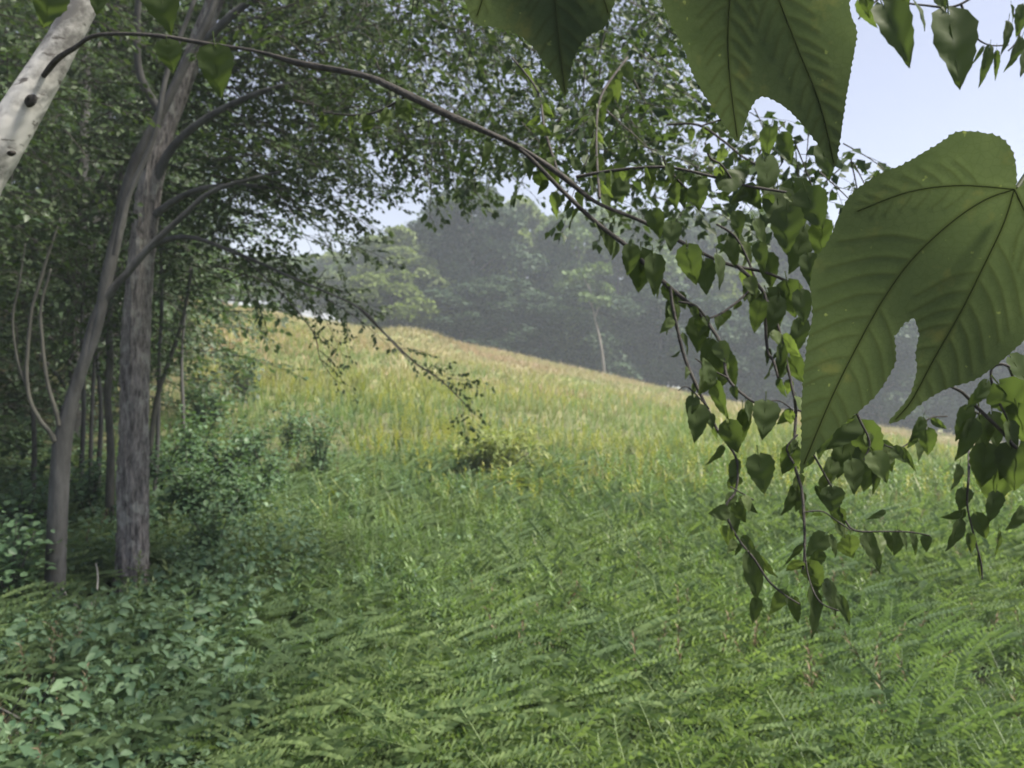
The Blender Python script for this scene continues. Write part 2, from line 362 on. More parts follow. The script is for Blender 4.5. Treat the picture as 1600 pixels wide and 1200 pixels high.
# ------------------------------------------------------------ left woodland
def wood_tree(seed, H, Rr, name, label, group, low=.1, ns=230, smin=1.0, smax=1.9, tr=.12):
    r = np.random.default_rng(seed); t = thing(name, label, 'tree', (0, 0, 0), group); tk = MB(); L = MB(); tw = MB()
    bend = r.normal(size=2)*.3
    tk.tube([(0, 0, -.4), (bend[0]*.4, bend[1]*.4, H*.3), (bend[0], bend[1], H*.65), (bend[0]*1.3, bend[1], H*.97)], [tr, tr*.8, tr*.5, .015], 10, 5, .06)
    z = low+(.95-low)*r.random(ns); prof = np.sin(np.minimum(1, (z-low)/(1-low)*.75+.25)*math.pi)**.6
    a = r.uniform(0, 6.28, ns); q = r.uniform(.1, .85, ns)*Rr*prof
    pos = np.column_stack([np.cos(a)*q, np.sin(a)*q, z*H]); dirs = np.column_stack([np.cos(a), np.sin(a), r.uniform(-.5, .35, ns)])
    sprays(pos, dirs, r.uniform(smin, smax, ns), SPR, L, tw, .5)
    for k in range(0, ns, 6):
        p = pos[k]; b = np.array((bend[0]*z[k], bend[1]*z[k], max(.3, p[2]-q[k]*.7))); tk.tube([b, (b+p)/2+np.array((0, 0, .15)), p], [.035, .022, .01], 5, 3)
    tk.build('trunk', M_bark2, t, True); L.build('crown', M_wood, t); tw.build('twigs', M_twig, t); return t
GW = 'trees of the shaded wood on the left'
LW = 'dark leafy tree massed behind others in the shaded wood left of the field'
protoW = [wood_tree(41, 9, 2.6, 'woodland_tree', LW, GW), wood_tree(42, 11, 3.0, 'woodland_tree', LW, GW, .05, 300), wood_tree(43, 7, 2.2, 'woodland_tree', LW, GW, .02, 200)]
usedW = set()
for v, x, y, s, lab in ((1, -8.6, 10.5, 1.0, None), (0, -6.9, 12.5, 1.0, 'dark leafy tree filling the gap behind the forked tree'), (2, -9.6, 8.2, 1.0, None), (1, -11.5, 15, 1.1, None),
        (0, -8.7, 17, 1.1, None), (1, -10.5, 21, 1.1, None), (2, -10.6, 21.5, 1.0, 'low dense tree at the field edge behind the big furrowed trunk'), (0, -13.5, 26, 1.2, None), (1, -16, 31, 1.2, None), (0, -18, 37, 1.3, None), (1, -22, 44, 1.3, None),
        (0, -14, 12, 1.3, None), (1, -18, 20, 1.4, None), (0, -12, 6.5, 1.2, None), (1, -25, 34, 1.5, None), (2, -7.2, 7.4, .8, None), (2, -12.2, 24, 1.0, None), (2, -7.3, 15.0, .8, 'bushy low tree just right of the big furrowed trunk'), (1, -30, 50, 1.6, None), (2, -6.4, 6.3, .9, 'dark bushy tree behind the pale stems at the left picture edge'), (0, -9.4, 7., 1., None)):
    loc = ground_pt(x, y); rz = rng.uniform(0, 6.28)
    if v in usedW: o = copy_tree(protoW[v], loc, rz, (s, s, s), lab or LW, GW)
    else:
        usedW.add(v); o = protoW[v]; o.location = loc; o.rotation_euler = (0, 0, rz); o.scale = (s,)*3
        if lab: o['label'] = lab
    if lab and 'group' in o: del o['group']

# the two trunks
def px_tube(mb, pts, d, seg=10, n=5, bump=0., dd=None):
    """rows of (px, py, width px); d = distance or list of distances"""
    ds = [d]*len(pts) if np.isscalar(d) else d
    mb.tube([P(a, b, q) for (a, b, _), q in zip(pts, ds)], [c/2/F*q for (_, _, c), q in zip(pts, ds)], seg, n, bump)
def canopy(n, region, depth, dirfun, size, L, tw, templ=SPR, flat=.35):
    """sprays of leaves filling a stretch of the crown: region(n) gives rows of (px, py)"""
    pp = region(n); d = rng.uniform(*depth, len(pp)); pos = np.array([P(a, b, q) for (a, b), q in zip(pp, d)])
    sprays(pos, dirfun(len(pp)), rng.uniform(*size, len(pp)), templ, L, tw, flat); return pos
def box_region(x0, x1, y0, y1, test=None):
    def f(n):
        a = np.column_stack([rng.uniform(x0, x1, n*3), rng.uniform(y0, y1, n*3)])
        if test is not None: a = a[np.array([test(x, y) for x, y in a])]
        return a[:n]
    return f
def outward(mx=.8, mz=-.15):
    return lambda n: np.column_stack([rng.normal(mx, .6, n), rng.normal(-.1, .6, n), rng.normal(mz, .25, n)])
base = P(205, 938, 5.7); base[2] = float(gz(base[0], base[1]))-.02
T1 = thing('furrowed_tree', 'big straight tree with a furrowed grey trunk at the edge of the shaded wood', 'tree', base)
mb = MB(); px_tube(mb, [(a, b, c*.83) for a, b, c in [(206, 1000, 118), (206, 958, 88), (206, 925, 70), (208, 860, 60), (209, 760, 57), (210, 650, 54), (213, 520, 52), (221, 400, 48), (232, 310, 45), (250, 225, 42), (277, 150, 38), (312, 60, 34), (345, -30, 32), (370, -150, 30), (360, -400, 24), (380, -650, 12)]], 5.7, 84, 14, .11)
mb.build('trunk', M_bark, T1, True, rel=base)
lb = MB()
for a in ([(240, 290, 18), (270, 230, 14), (330, 180, 11), (420, 140, 8), (520, 120, 4)], [(228, 345, 14), (300, 300, 10), (380, 290, 7), (480, 300, 4)], [(262, 190, 16), (220, 120, 13), (215, 20, 11), (230, -80, 8)],
          [(305, 80, 16), (380, 10, 12), (480, -40, 9), (600, -60, 5)], [(330, 10, 14), (420, -80, 12), (540, -150, 8)], [(223, 390, 12), (290, 370, 8), (380, 400, 6), (470, 440, 4), (560, 480, 3), (600, 520, 3), (640, 565, 2)]):
    px_tube(lb, a, [5.7-.08*k for k in range(len(a))], 8, 5, .05)
lb.build('limb', M_bark2, T1, True, rel=base)
L = MB(); tw = MB()
def edge_ok(x, y):      # the crown's hanging outline
    lim = np.interp(y, [-200, 0, 60, 120, 200, 260, 330, 400, 460, 500, 520], [640, 600, 570, 540, 480, 425, 400, 405, 390, 340, 280])
    return x < lim
canopy(255, box_region(330, 660, -260, 510, lambda x, y: edge_ok(x+20*rng.normal(), y)), (5.2, 8.5), outward(), (.5, .95), L, tw)
canopy(150, box_region(-80, 330, -200, 430), (6.6, 9.), outward(0.), (.6, 1.0), L, tw)
canopy(120, box_region(180, 460, -200, 330), (7.2, 9.8), outward(.5), (.7, 1.1), L, tw)
canopy(20, box_region(420, 520, 350, 490), (5.2, 7), outward(.9, -.5), (.35, .6), L, tw)
q = spline([P(a, b, c) for a, b, c in ((560, 480, 5.4), (610, 530, 5.35), (650, 568, 5.3), (690, 595, 5.3), (735, 640, 5.3))], 6)
tb = MB(); tq = MB(); tq.tube(q, np.linspace(.009, .003, len(q)), 6, 1); tq.build('drooping_twig', M_twig, T1, True, rel=base); tb.add(np.vstack(tw.V), np.vstack(tw.T))
sprays(q[8::2], np.column_stack([rng.normal(.6, .5, len(q[8::2])), rng.normal(0, .5, len(q[8::2])), rng.normal(-.3, .3, len(q[8::2]))]), rng.uniform(.16, .3, len(q[8::2])), SPARSE, L, tb)
tq = MB(); tq.tube([P(380, 400, 5.4), P(450, 470, 5.4), P(490, 520, 5.4), P(500, 560, 5.4), P(520, 590, 5.4)], [.006, .005, .004, .003, .002], 5, 4); tq.build('drooping_twig', M_twig, T1, True, rel=base)
for a, b in ((489, 515), (496, 545), (500, 560), (520, 590)): sprays([P(a, b, 5.4)], [(.6, 0, -.4)], [.22], SPARSE, L, tb)
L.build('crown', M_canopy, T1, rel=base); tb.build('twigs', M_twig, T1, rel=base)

base = P(85, 975, 5.2); base[2] = float(gz(base[0], base[1]))-.02
T2 = thing('forked_tree', 'grey forked tree with a slanting upper stem, left of the big furrowed trunk', 'tree', base)
mb = MB()
px_tube(mb, [(a, b, c*.69) for a, b, c in [(80, 1010, 70), (84, 960, 48), (88, 860, 44), (93, 760, 42), (98, 690, 40), (114, 620, 30), (133, 560, 25), (146, 505, 22), (165, 465, 20), (200, 425, 17), (235, 385, 16), (283, 340, 13), (330, 300, 11), (400, 278, 9), (500, 255, 6), (600, 235, 3)]], 5.2, 28, 7, .05)
px_tube(mb, [(120, 600, 15), (150, 520, 15), (166, 440, 19), (185, 360, 18), (207, 265, 17), (250, 180, 15), (292, 95, 13), (330, 20, 12), (370, -100, 9)], 5.2, 16, 6, .05)
px_tube(mb, [(180, 400, 10), (200, 310, 9), (240, 215, 9), (262, 110, 8), (300, 10, 7), (330, -90, 5)], 5.1, 10, 6, .05)
mb.build('trunk', M_bark2, T2, True, rel=base)
for pts in ([(86, 690, 12), (80, 677, 11), (62, 655, 9), (47, 625, 9), (42, 590, 8), (43, 550, 8), (50, 483, 7), (63, 440, 7), (73, 405, 6), (95, 340, 4)], [(44, 610, 6), (28, 565, 5), (20, 500, 5), (30, 443, 4), (40, 380, 3)],
            [(92, 665, 10), (88, 645, 9), (76, 605, 8), (70, 570, 8), (66, 530, 7), (64, 480, 6), (80, 420, 4)]):
    mb = MB(); px_tube(mb, [(a, b, c*.75) for a, b, c in pts], 5.15, 9, 6, .04); mb.build('stem', M_stem, T2, True, rel=base)
L = MB(); tw = MB()
canopy(40, box_region(-60, 130, -150, 330), (4.6, 6.), outward(.5), (.45, .8), L, tw)
canopy(90, box_region(100, 420, -150, 330), (6.6, 8.), outward(.5), (.45, .8), L, tw)
canopy(20, box_region(380, 540, 200, 330), (4.6, 5.8), outward(.9), (.4, .6), L, tw)
canopy(30, box_region(0, 230, 380, 560), (6., 7.), outward(.1, -.3), (.4, .7), L, tw)
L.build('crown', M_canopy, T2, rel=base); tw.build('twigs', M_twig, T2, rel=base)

# thin saplings among them
for name, lab, pts, d, m in (
    ('sapling', 'pale thin crooked stem between the forked tree and the big furrowed trunk', [(170, 850, 14), (172, 760, 13), (173, 690, 12), (168, 620, 12), (172, 560, 12), (170, 500, 11), (180, 400, 9), (190, 250, 6)], 7.2, M_stem),
    ('sapling', 'slim pale sapling slanting up just right of the big furrowed trunk', [(228, 760, 9), (236, 690, 9), (246, 620, 8), (264, 565, 7), (285, 500, 6), (300, 420, 4)], 7.6, M_stem),
    ('sapling', 'thin dark upright sapling close against the right side of the big furrowed trunk', [(238, 800, 7), (246, 700, 7), (249, 560, 6), (253, 470, 6), (250, 350, 4)], 8.4, M_bark2),
    ('sapling', 'leftmost of the three thin dark stems behind the forked tree', [(128, 840, 8), (127, 740, 8), (131, 640, 7), (128, 500, 6), (140, 380, 4)], 8.8, M_bark2),
    ('sapling', 'middle one of the three thin dark stems behind the forked tree', [(142, 830, 7), (141, 740, 7), (144, 640, 6), (150, 500, 5), (148, 380, 4)], 9.3, M_bark2),
    ('sapling', 'rightmost of the three thin dark stems behind the forked tree', [(156, 830, 8), (154, 740, 8), (158, 640, 7), (150, 520, 5), (160, 400, 4)], 9.0, M_bark2),
    ('sapling', 'mossy short leaning stem low at the left picture edge', [(52, 760, 9), (54, 700, 8), (50, 640, 7), (30, 560, 5)], 8.2, M_stem),
    ('sapling', 'small shaded sapling standing at the field edge right of the furrowed trunk', [(286, 640, 6), (284, 560, 5), (290, 480, 4), (300, 400, 3)], 10.5, M_bark2)):
    b = P(pts[0][0], pts[0][1], d); g = float(gz(b[0], b[1])); t = thing(name, lab, 'sapling', (b[0], b[1], g))
    mb = MB(); pts3 = [np.array((b[0], b[1], g-.1))]+[P(a, c, d) for a, c, _ in pts if P(a, c, d)[2] > g+.1]; rr = [pts[0][2]/2/F*d]*2+[q[2]/2/F*d for q in pts[-(len(pts3)-2):]]
    mb.tube(pts3, rr[:len(pts3)], 9, 6, .05); mb.build('trunk', m, t, True, rel=t.location)
    L = MB(); tw = MB(); e = pts3[-1]; k = 7
    sprays(e+rng.uniform(0, .8, (k, 1))*(pts3[-2]-e), np.column_stack([rng.normal(0, 1, k), rng.normal(0, 1, k), rng.normal(0, .3, k)]), rng.uniform(.4, .7, k), SPR, L, tw)
    L.build('crown', M_canopy, t, rel=t.location); tw.build('twigs', M_twig, t, rel=t.location)

# ------------------------------------------------------------ birch with the long arching branch
bp = [(-240, 1700, 110), (-235, 1500, 102), (-215, 1100, 90), (-165, 750, 82), (-105, 450, 75), (-40, 300, 70), (1, 230, 66), (38, 166, 62), (68, 117, 56), (97, 67, 50), (133, 0, 47), (172, -70, 45), (250, -220, 40), (350, -460, 34)]
pd = 1.9
base = P(-240, 1700, pd); base[2] = float(gz(base[0], base[1]))-.05
B = thing('birch_tree', 'white barked birch leaning in at the upper left, with a long dark arching branch', 'tree', base)
bp = [(a, b, c*.93) for a, b, c in bp]; mb = MB(); px_tube(mb, bp, pd, 40, 10, .03); mb.build('trunk', M_birch, B, True, rel=base)
def knot(px, py, w, h, rot):
    V = []; n = 14; c = P(px, py, pd-.046)
    rings = [(0, 0), (.55, .0), (1, -.3), (1.25, -1.)]
    ax = np.array((math.cos(rot), 0, math.sin(rot))); ay = np.array((-math.sin(rot), 0, math.cos(rot)))
    for q, dz in rings:
        for k in range(n):
            a = k/n*2*math.pi; V.append(c+ax*math.cos(a)*w*q+ay*math.sin(a)*h*q+np.array((0, .012*-dz, 0)))
    Fc = [(i*n+k, i*n+(k+1) % n, (i+1)*n+(k+1) % n, (i+1)*n+k) for i in range(3) for k in range(n)]
    m = MB(); m.add(V, Fc); return m.build('knot', M_twig, B, True, rel=base)
knot(44, 155, .014, .010, .9); knot(14, 238, .008, .005, .3)
def branch(pts, ds, name='branch', parent=B, rel=None, seg=10):
    m = MB(); px_tube(m, [(a+rng.normal()*1.2, b+rng.normal()*1.2, c*.85) for a, b, c in pts], ds, seg, 6, .09); return m.build(name, M_twig, parent, True, rel=base if rel is None else rel)
def interp_d(pts, d0, d1): return list(np.linspace(d0, d1, len(pts)))
main = [(66, 118, 16), (90, 92, 15), (118, 72, 14), (150, 57, 13), (188, 53, 12), (250, 60, 12), (320, 65, 13), (400, 80, 15), (470, 101, 18), (560, 120, 21), (625, 140, 22), (700, 176, 21), (760, 208, 19), (815, 238, 17), (880, 276, 16), (940, 312, 15), (1000, 345, 14), (1060, 378, 13), (1110, 402, 12), (1150, 415, 10), (1205, 432, 9), (1266, 457, 9), (1340, 500, 6)]
md = list(np.interp(np.arange(len(main)), [0, 8, 12, 17, 22], [1.87, 1.5, 1.3, 1.25, 1.25])); main = [(a+rng.normal()*2.5, b+rng.normal()*2.5, c*.64*(1+.12*rng.normal())) for a, b, c in main]; branch(main, md, seg=14)
twigs = [
    ([(790, 222, 9), (823, 243, 9), (873, 293, 9), (933, 347, 9), (985, 390, 9), (1020, 422, 9), (1048, 449, 9), (1080, 478, 7), (1108, 508, 7), (1128, 545, 6), (1138, 590, 6), (1165, 622, 5), (1188, 634, 4)], 1.3, 1.15),
    ([(1048, 449, 7), (1053, 490, 7), (1068, 555, 7), (1086, 598, 7), (1106, 640, 6), (1122, 672, 6), (1146, 708, 5), (1152, 735, 5), (1147, 770, 5), (1135, 792, 5), (1140, 818, 5), (1158, 850, 4), (1178, 875, 4), (1202, 907, 4), (1225, 928, 3), (1250, 945, 3)], 1.2, 1.1),
    ([(1150, 415, 8), (1175, 436, 8), (1194, 462, 7), (1197, 510, 7), (1198, 548, 6), (1208, 565, 6), (1218, 590, 5)], 1.25, 1.2),
    ([(1190, 455, 6), (1214, 505, 6), (1224, 550, 6), (1238, 600, 6), (1244, 640, 6), (1240, 690, 6), (1240, 725, 6), (1254, 765, 6), (1258, 800, 6), (1257, 850, 5), (1256, 892, 4)], 1.25, 1.1),
    ([(1180, 440, 5), (1162, 462, 5), (1130, 485, 5), (1112, 496, 4)], 1.25, 1.2),
    ([(1110, 508, 5), (1090, 480, 5), (1060, 470, 4)], 1.2, 1.2),
    ([(900, 276, 7), (945, 266, 7), (1000, 262, 6), (1050, 263, 6), (1110, 275, 6), (1160, 288, 6), (1230, 300, 5)], 1.28, 1.2),
    ([(1080, 300, 3), (1062, 285, 4), (1045, 262, 4), (1036, 243, 3)], 1.25, 1.2), ([(1145, 285, 4), (1128, 258, 4), (1110, 248, 5), (1101, 222, 3)], 1.22, 1.2),
    ([(1040, 196, 5), (1090, 197, 5), (1130, 222, 5), (1160, 245, 5), (1195, 265, 5)], 1.7, 1.6), ([(1092, 197, 4), (1115, 190, 4), (1140, 180, 4)], 1.7, 1.7),
    ([(1120, 350, 5), (1150, 370, 5), (1172, 410, 5), (1180, 440, 5)], 1.3, 1.25),
    ([(1262, 690, 5), (1288, 735, 4), (1300, 765, 4), (1322, 812, 4), (1336, 830, 4), (1380, 830, 3), (1420, 832, 3), (1452, 838, 2)], 1.15, 1.1),
    ([(1258, 800, 3), (1285, 800, 3), (1305, 812, 3), (1330, 828, 3)], 1.1, 1.1), ([(1244, 640, 4), (1262, 650, 4), (1262, 690, 4)], 1.15, 1.15),
    ([(1238, 725, 5), (1230, 700, 4), (1248, 680, 4)], 1.12, 1.12), ([(1190, 634, 3), (1215, 625, 3), (1240, 640, 3)], 1.15, 1.15),
    ([(1138, 590, 4), (1110, 575, 3), (1085, 560, 3)], 1.15, 1.15), ([(1108, 640, 3), (1075, 605, 3), (1060, 608, 2)], 1.15, 1.15),
    ([(1140, 760, 3), (1180, 780, 3)], 1.12, 1.12), ([(1256, 850, 4), (1262, 900, 3), (1282, 940, 3), (1310, 955, 3)], 1.1, 1.05),
    ([(1350, 720, 3), (1358, 690, 4), (1345, 660, 5), (1335, 640, 5)], 1.1, 1.1), ([(1345, 660, 3), (1375, 690, 3), (1405, 700, 3), (1430, 685, 3), (1450, 655, 3), (1480, 650, 3)], 1.15, 1.2),
    ([(640, 145, 6), (600, 170, 5), (560, 178, 4), (500, 175, 3)], 1.45, 1.7), ([(870, 268, 6), (850, 200, 5), (840, 140, 4), (800, 90, 4)], 1.3, 1.5), ([(940, 310, 6), (930, 220, 5), (940, 150, 5), (980, 90, 4)], 1.3, 1.6)]
for pts, d0, d1 in twigs: branch(pts, interp_d(pts, d0, d1), 'twig', seg=7)
# rest of the birch's foliage between the big leaves and the arch
L = MB(); tw = MB()
def birch_reg(x, y):
    top = np.interp(x, [640, 760, 900, 1060], [-60, -60, -60, -60]); bot = np.interp(x, [640, 720, 800, 900, 1000, 1060], [120, 160, 190, 215, 190, 120]); return top < y < bot
canopy(105, box_region(640, 1050, -80, 320, birch_reg), (2.2, 3.6), outward(.5, -.3), (.2, .32), L, tw, SPARSE, .6)
canopy(75, box_region(640, 1060, 150, 290), (3.0, 4.6), outward(.4, -.3), (.22, .36), L, tw, SPARSE, .6)
canopy(30, box_region(980, 1180, 150, 330), (1.9, 2.6), outward(.3, -.5), (.16, .26), L, tw, SPARSE, .6)
canopy(16, box_region(880, 1010, 60, 230), (1.6, 2.3), outward(.3, -.5), (.18, .28), L, tw, SPARSE, .6)
canopy(175, box_region(700, 1055, -60, 225), (4.5, 6.5), outward(.3, -.3), (.35, .55), L, tw, SPR, .5)
canopy(120, box_region(460, 740, -40, 220), (3.6, 5.6), outward(.3, -.3), (.35, .6), L, tw, SPR, .5)
canopy(12, box_region(1195, 1345, 190, 270), (1.4, 1.8), outward(.2, -.8), (.16, .24), L, tw, SPARSE, .6)
canopy(16, box_region(560, 860, 200, 250), (3., 4.2), outward(.2, -.5), (.2, .34), L, tw, SPARSE, .6)
L.build('foliage', M_canopy, B, rel=base); tw.build('twigs', M_twig, B, rel=base)

# single leaves ------------------------------------------------
def leaf_mesh(seed, cord=.0, wmax=.36):
    r = random.Random(seed); nr, nc = 13, 7; V = []; ph = r.uniform(0, 6); curl = r.uniform(.05, .3); fold = r.uniform(.08, .3); tw_ = r.uniform(-.25, .25)
    for i in range(nr):
        t = i/(nr-1); wv = wmax*(math.sin(math.pi*min(1, t*.98+.02)**.62)**.85)*(1-.25*t) if 0 < t < 1 else 0
        if t == 0: wv = .05
        for j in range(nc):
            s = (j/(nc-1)-.5)*2; x = s*wv
            y = t-(cord*(abs(s)**1.5)*(1-t)**2 if t < .5 else cord*(abs(s)**1.5)*(1-t)**2)
            if abs(s) == 1: x *= 1+.05*((i % 2)*2-1)
            z = fold*abs(x)-curl*t*t+.02*math.sin(t*14+abs(s)*3+ph)+tw_*x*t
            V.append((x, y, z))
    Fc = [(i*nc+j, i*nc+j+1, (i+1)*nc+j+1, (i+1)*nc+j) for i in range(nr-1) for j in range(nc-1)]
    st, Q, cap = tube([(0, -.28, .04), (0, -.12, .03), (0, 0, 0), (0, .5, -curl*.25-.008), (0, .95, -curl*.9-.004)], [.014, .012, .012, .008, .003], 5, 2)
    n = len(V); V = np.vstack([V, st]); Fc = np.vstack([Fc, Q+n, cap[:, [0, 1, 2, 2]]+n])
    T = np.vstack([Fc[:, [0, 1, 2]], Fc[:, [0, 2, 3]]]); T = T[(T[:, 0] != T[:, 1]) & (T[:, 1] != T[:, 2]) & (T[:, 2] != T[:, 0])]
    return V, T
LM = []
for k in range(5):
    V, T = leaf_mesh(k, (.05, .12, .18, .08, .15)[k], (.34, .40, .44, .36, .42)[k]); o = mesh('leaf', V, T, M_near, None, True); LM.append(o.data); C.objects.unlink(o); bpy.data.objects.remove(o)
def hang_leaf(px, py, tx, ty, d, parent, rel, wf=1., tilt=None, gs=1.05):
    tx = px+(tx-px)*gs; ty = py+(ty-py)*gs; a = P(px, py, d); bb = P(tx, ty, d+rng.uniform(-.2, .2)*math.hypot(tx-px, ty-py)/F*d)
    y = Vector(bb-a); Ls = y.length; y.normalize()
    nrm = Vector((rng.normal()*.45, -1, rng.normal()*.45)) if tilt is None else Vector(tilt)
    x = y.cross(nrm).normalized(); z = x.cross(y)
    o = bpy.data.objects.new('leaf', LM[int(rng.integers(0, 5))]); C.objects.link(o); o.parent = parent
    Mx = Matrix((x*Ls*wf, y*Ls, z*Ls)).transposed().to_4x4(); Mx.translation = Vector(a)-Vector(rel); o.matrix_local = Mx
    return o
leaves = [(1196, 628, 1197, 682, 1.25), (1088, 636, 1093, 688, .95), (1084, 622, 1076, 650, .9), (1138, 662, 1152, 706, .9), (1118, 598, 1130, 652, .7), (1160, 640, 1166, 690, .7), (1185, 712, 1195, 768, 1.1), (1150, 722, 1143, 760, .6),
    (1242, 700, 1222, 740, .9), (1110, 592, 1100, 560, .9), (1138, 800, 1110, 802, 1.25), (1150, 790, 1166, 818, .7), (1155, 777, 1186, 803, .5), (1160, 838, 1184, 870, .6), (1172, 868, 1184, 935, .6), (1156, 850, 1150, 868, .7),
    (1188, 870, 1210, 905, .6), (1240, 762, 1232, 805, 1.1), (1252, 770, 1245, 800, .8), (1300, 762, 1302, 802, 1.3), (1275, 760, 1298, 800, .35), (1288, 838, 1262, 868, .9), (1285, 862, 1262, 892, 1.), (1298, 840, 1312, 868, .6), (1318, 848, 1332, 872, 1.1),
    (1345, 840, 1362, 865, 1.), (1355, 838, 1376, 892, .55), (1385, 835, 1396, 862, .5), (1402, 832, 1404, 868, 1.), (1408, 832, 1420, 858, .6), (1425, 833, 1436, 865, .4), (1445, 836, 1450, 862, 1.), (1265, 880, 1282, 920, .9), (1278, 905, 1265, 935, .8),
    (1270, 925, 1285, 992, .6), (1290, 915, 1318, 958, .7), (1312, 935, 1328, 975, .5), (1240, 935, 1246, 975, .6), (1225, 925, 1205, 960, .7), (1182, 935, 1178, 975, .7), (1335, 650, 1300, 700, 1.1), (1320, 690, 1312, 745, 1.0), (1345, 665, 1372, 720, .9),
    (1355, 700, 1360, 765, 1.1), (1290, 660, 1278, 712, .8), (1300, 720, 1292, 760, .9), (1330, 720, 1340, 770, 1.0), (1375, 700, 1372, 768, .35), (1395, 700, 1418, 722, .9), (1375, 695, 1395, 735, .8), (1408, 700, 1432, 735, .4), (1432, 680, 1420, 700, .8), (1448, 672, 1452, 712, .8), (1455, 655, 1482, 672, .5),
    (1440, 655, 1428, 690, .7), (1380, 800, 1360, 812, .5), (1072, 400, 1068, 340, .0)]
leaves = [l for l in leaves if l[4] > 0]
up = [(1000, 395, 1000, 470, 1.0), (1020, 400, 1030, 475, .9), (985, 385, 985, 440, .9), (1075, 390, 1085, 455, .95), (1100, 410, 1105, 470, .9), (1120, 400, 1135, 460, .9), (1045, 470, 1042, 535, .3), (1055, 478, 1052, 530, .45), (1190, 470, 1172, 530, .9), (1200, 460, 1230, 520, 1.0),
    (1230, 440, 1245, 510, 1.0), (1250, 455, 1262, 520, .9), (1220, 540, 1220, 615, .45), (1235, 560, 1262, 610, .8), (1250, 500, 1245, 570, .9), (1110, 530, 1100, 590, .9), (1125, 545, 1130, 610, .8), (1090, 500, 1098, 560, .9), (1075, 510, 1085, 540, .7), (1140, 560, 1150, 620, .5),
    (1130, 290, 1180, 250, .9), (1165, 290, 1195, 335, 1.), (1090, 290, 1092, 335, 1.35), (1215, 300, 1222, 380, 1.0), (1240, 290, 1262, 370, .95), (1260, 300, 1290, 370, 1.), (1195, 250, 1215, 325, 1.0), (1230, 330, 1228, 410, .95), (1255, 360, 1245, 440, .95), (1285, 350, 1280, 420, .9),
    (1205, 200, 1190, 260, .8), (1220, 210, 1245, 265, .8), (1285, 230, 1300, 290, .8), (1020, 330, 1035, 380, .9), (1050, 350, 1048, 400, .9), (1150, 330, 1160, 380, .9), (1180, 345, 1205, 395, .8), (1140, 380, 1160, 425, .8), (1185, 380, 1195, 430, .9),
    (905, 265, 888, 232, .8), (975, 285, 950, 320, 1.0), (855, 250, 868, 290, .95), (905, 300, 910, 330, .9), (760, 225, 757, 275, .6), (1010, 265, 1022, 300, .35), (960, 265, 975, 330, .8), (840, 200, 870, 215, .9), (1165, 300, 1140, 322, .8), (1195, 400, 1215, 460, .9), (1262, 400, 1275, 460, .9), (1215, 470, 1208, 530, .8)]
def near_d(px, py): return 1.15 if py > 560 else (1.22 if px > 980 else 1.35)
for l in leaves+up: hang_leaf(*l[:4], near_d(l[0], l[1])+rng.uniform(-.03, .03), B, base, l[4], gs=1.08 if l[1] > 580 else .84)

# the many further leaves along the hanging twigs
fl = MB(); LT = [leaf_mesh(k+20, .1, .38) for k in range(4)]
for pts, d0, d1 in twigs:
    q = spline([P(a, b, c) for (a, b, _), c in zip(pts, interp_d(pts, d0, d1))], 8); low = pts[-1][1] > 380
    ln = np.concatenate([[0], np.cumsum(np.linalg.norm(np.diff(q, axis=0), axis=1))])
    for sx in np.arange(.02, ln[-1], .025 if low else .019):
        p = np.array([np.interp(sx, ln, q[:, k]) for k in range(3)])
        if p[2] < P(0, 600, 1.1)[2] and rng.random() < .45: continue
        V, T = LT[int(rng.integers(0, 4))]; sz = rng.uniform(.016, .042)
        ya = np.array([[rng.normal(0, .5), rng.normal(0, .5), -1]]); nn = np.array([[rng.normal(0, .8), -1, rng.normal(0, .7)]])
        off = ya[0]/np.linalg.norm(ya[0])*sz*.28
        fl.add(*scatter(V*np.array((rng.uniform(.75, 1.1), 1, 1)), T, [p+off], ya, nn, [sz]))
fl.build('small_leaves', M_near, B, True, rel=base)
# ------------------------------------------------------------ branch coming in from the right
base2 = P(1900, 620, 1.3)
B2 = thing('hanging_branch', 'leafy dark branch drooping in from the right edge below the big lobed leaf', 'branch', base2)
for pts in ([(1900, 620, 10), (1750, 690, 9), (1660, 740, 8), (1600, 712, 7), (1560, 670, 7), (1525, 632, 7), (1500, 612, 6), (1480, 600, 5)], [(1545, 655, 5), (1508, 640, 5), (1513, 690, 5), (1514, 740, 5), (1512, 790, 4), (1524, 840, 4), (1532, 880, 4), (1536, 905, 3)],
            [(1900, 620, 8), (1720, 580, 7), (1600, 600, 6), (1575, 570, 6), (1550, 575, 5), (1553, 610, 5), (1575, 655, 5)], [(1610, 620, 5), (1580, 660, 4), (1545, 662, 4)], [(1600, 710, 4), (1565, 740, 4), (1555, 800, 4)]):
    branch(pts, [1.3]*3+[1.15]*(len(pts)-3), 'branch', B2, base2, 8)
for l in [(1498, 728, 1494, 765, 1.2), (1505, 765, 1505, 798, 1.2), (1560, 715, 1548, 790, 1.1), (1590, 700, 1585, 765, 1.1), (1540, 700, 1535, 760, .9), (1555, 770, 1550, 820, .9), (1508, 800, 1475, 812, .8), (1500, 812, 1490, 862, 1.2), (1525, 805, 1545, 845, .7), (1515, 835, 1520, 866, .6),
          (1598, 795, 1582, 830, 1.1), (1530, 870, 1532, 905, .25), (1520, 660, 1502, 720, .6), (1530, 650, 1545, 720, .9), (1560, 600, 1600, 650, 1.2), (1575, 660, 1590, 710, 1.), (1540, 600, 1520, 640, .7), (1550, 650, 1560, 700, .9), (1510, 640, 1505, 690, .8), (1590, 640, 1605, 700, .9), (1580, 560, 1610, 600, 1.), (1575, 700, 1570, 750, .9), (1560, 830, 1563, 870, .3)]:
    hang_leaf(*l[:4], 1.15+rng.uniform(-.03, .03), B2, base2, l[4])
base3 = P(1560, -160, 1.5)
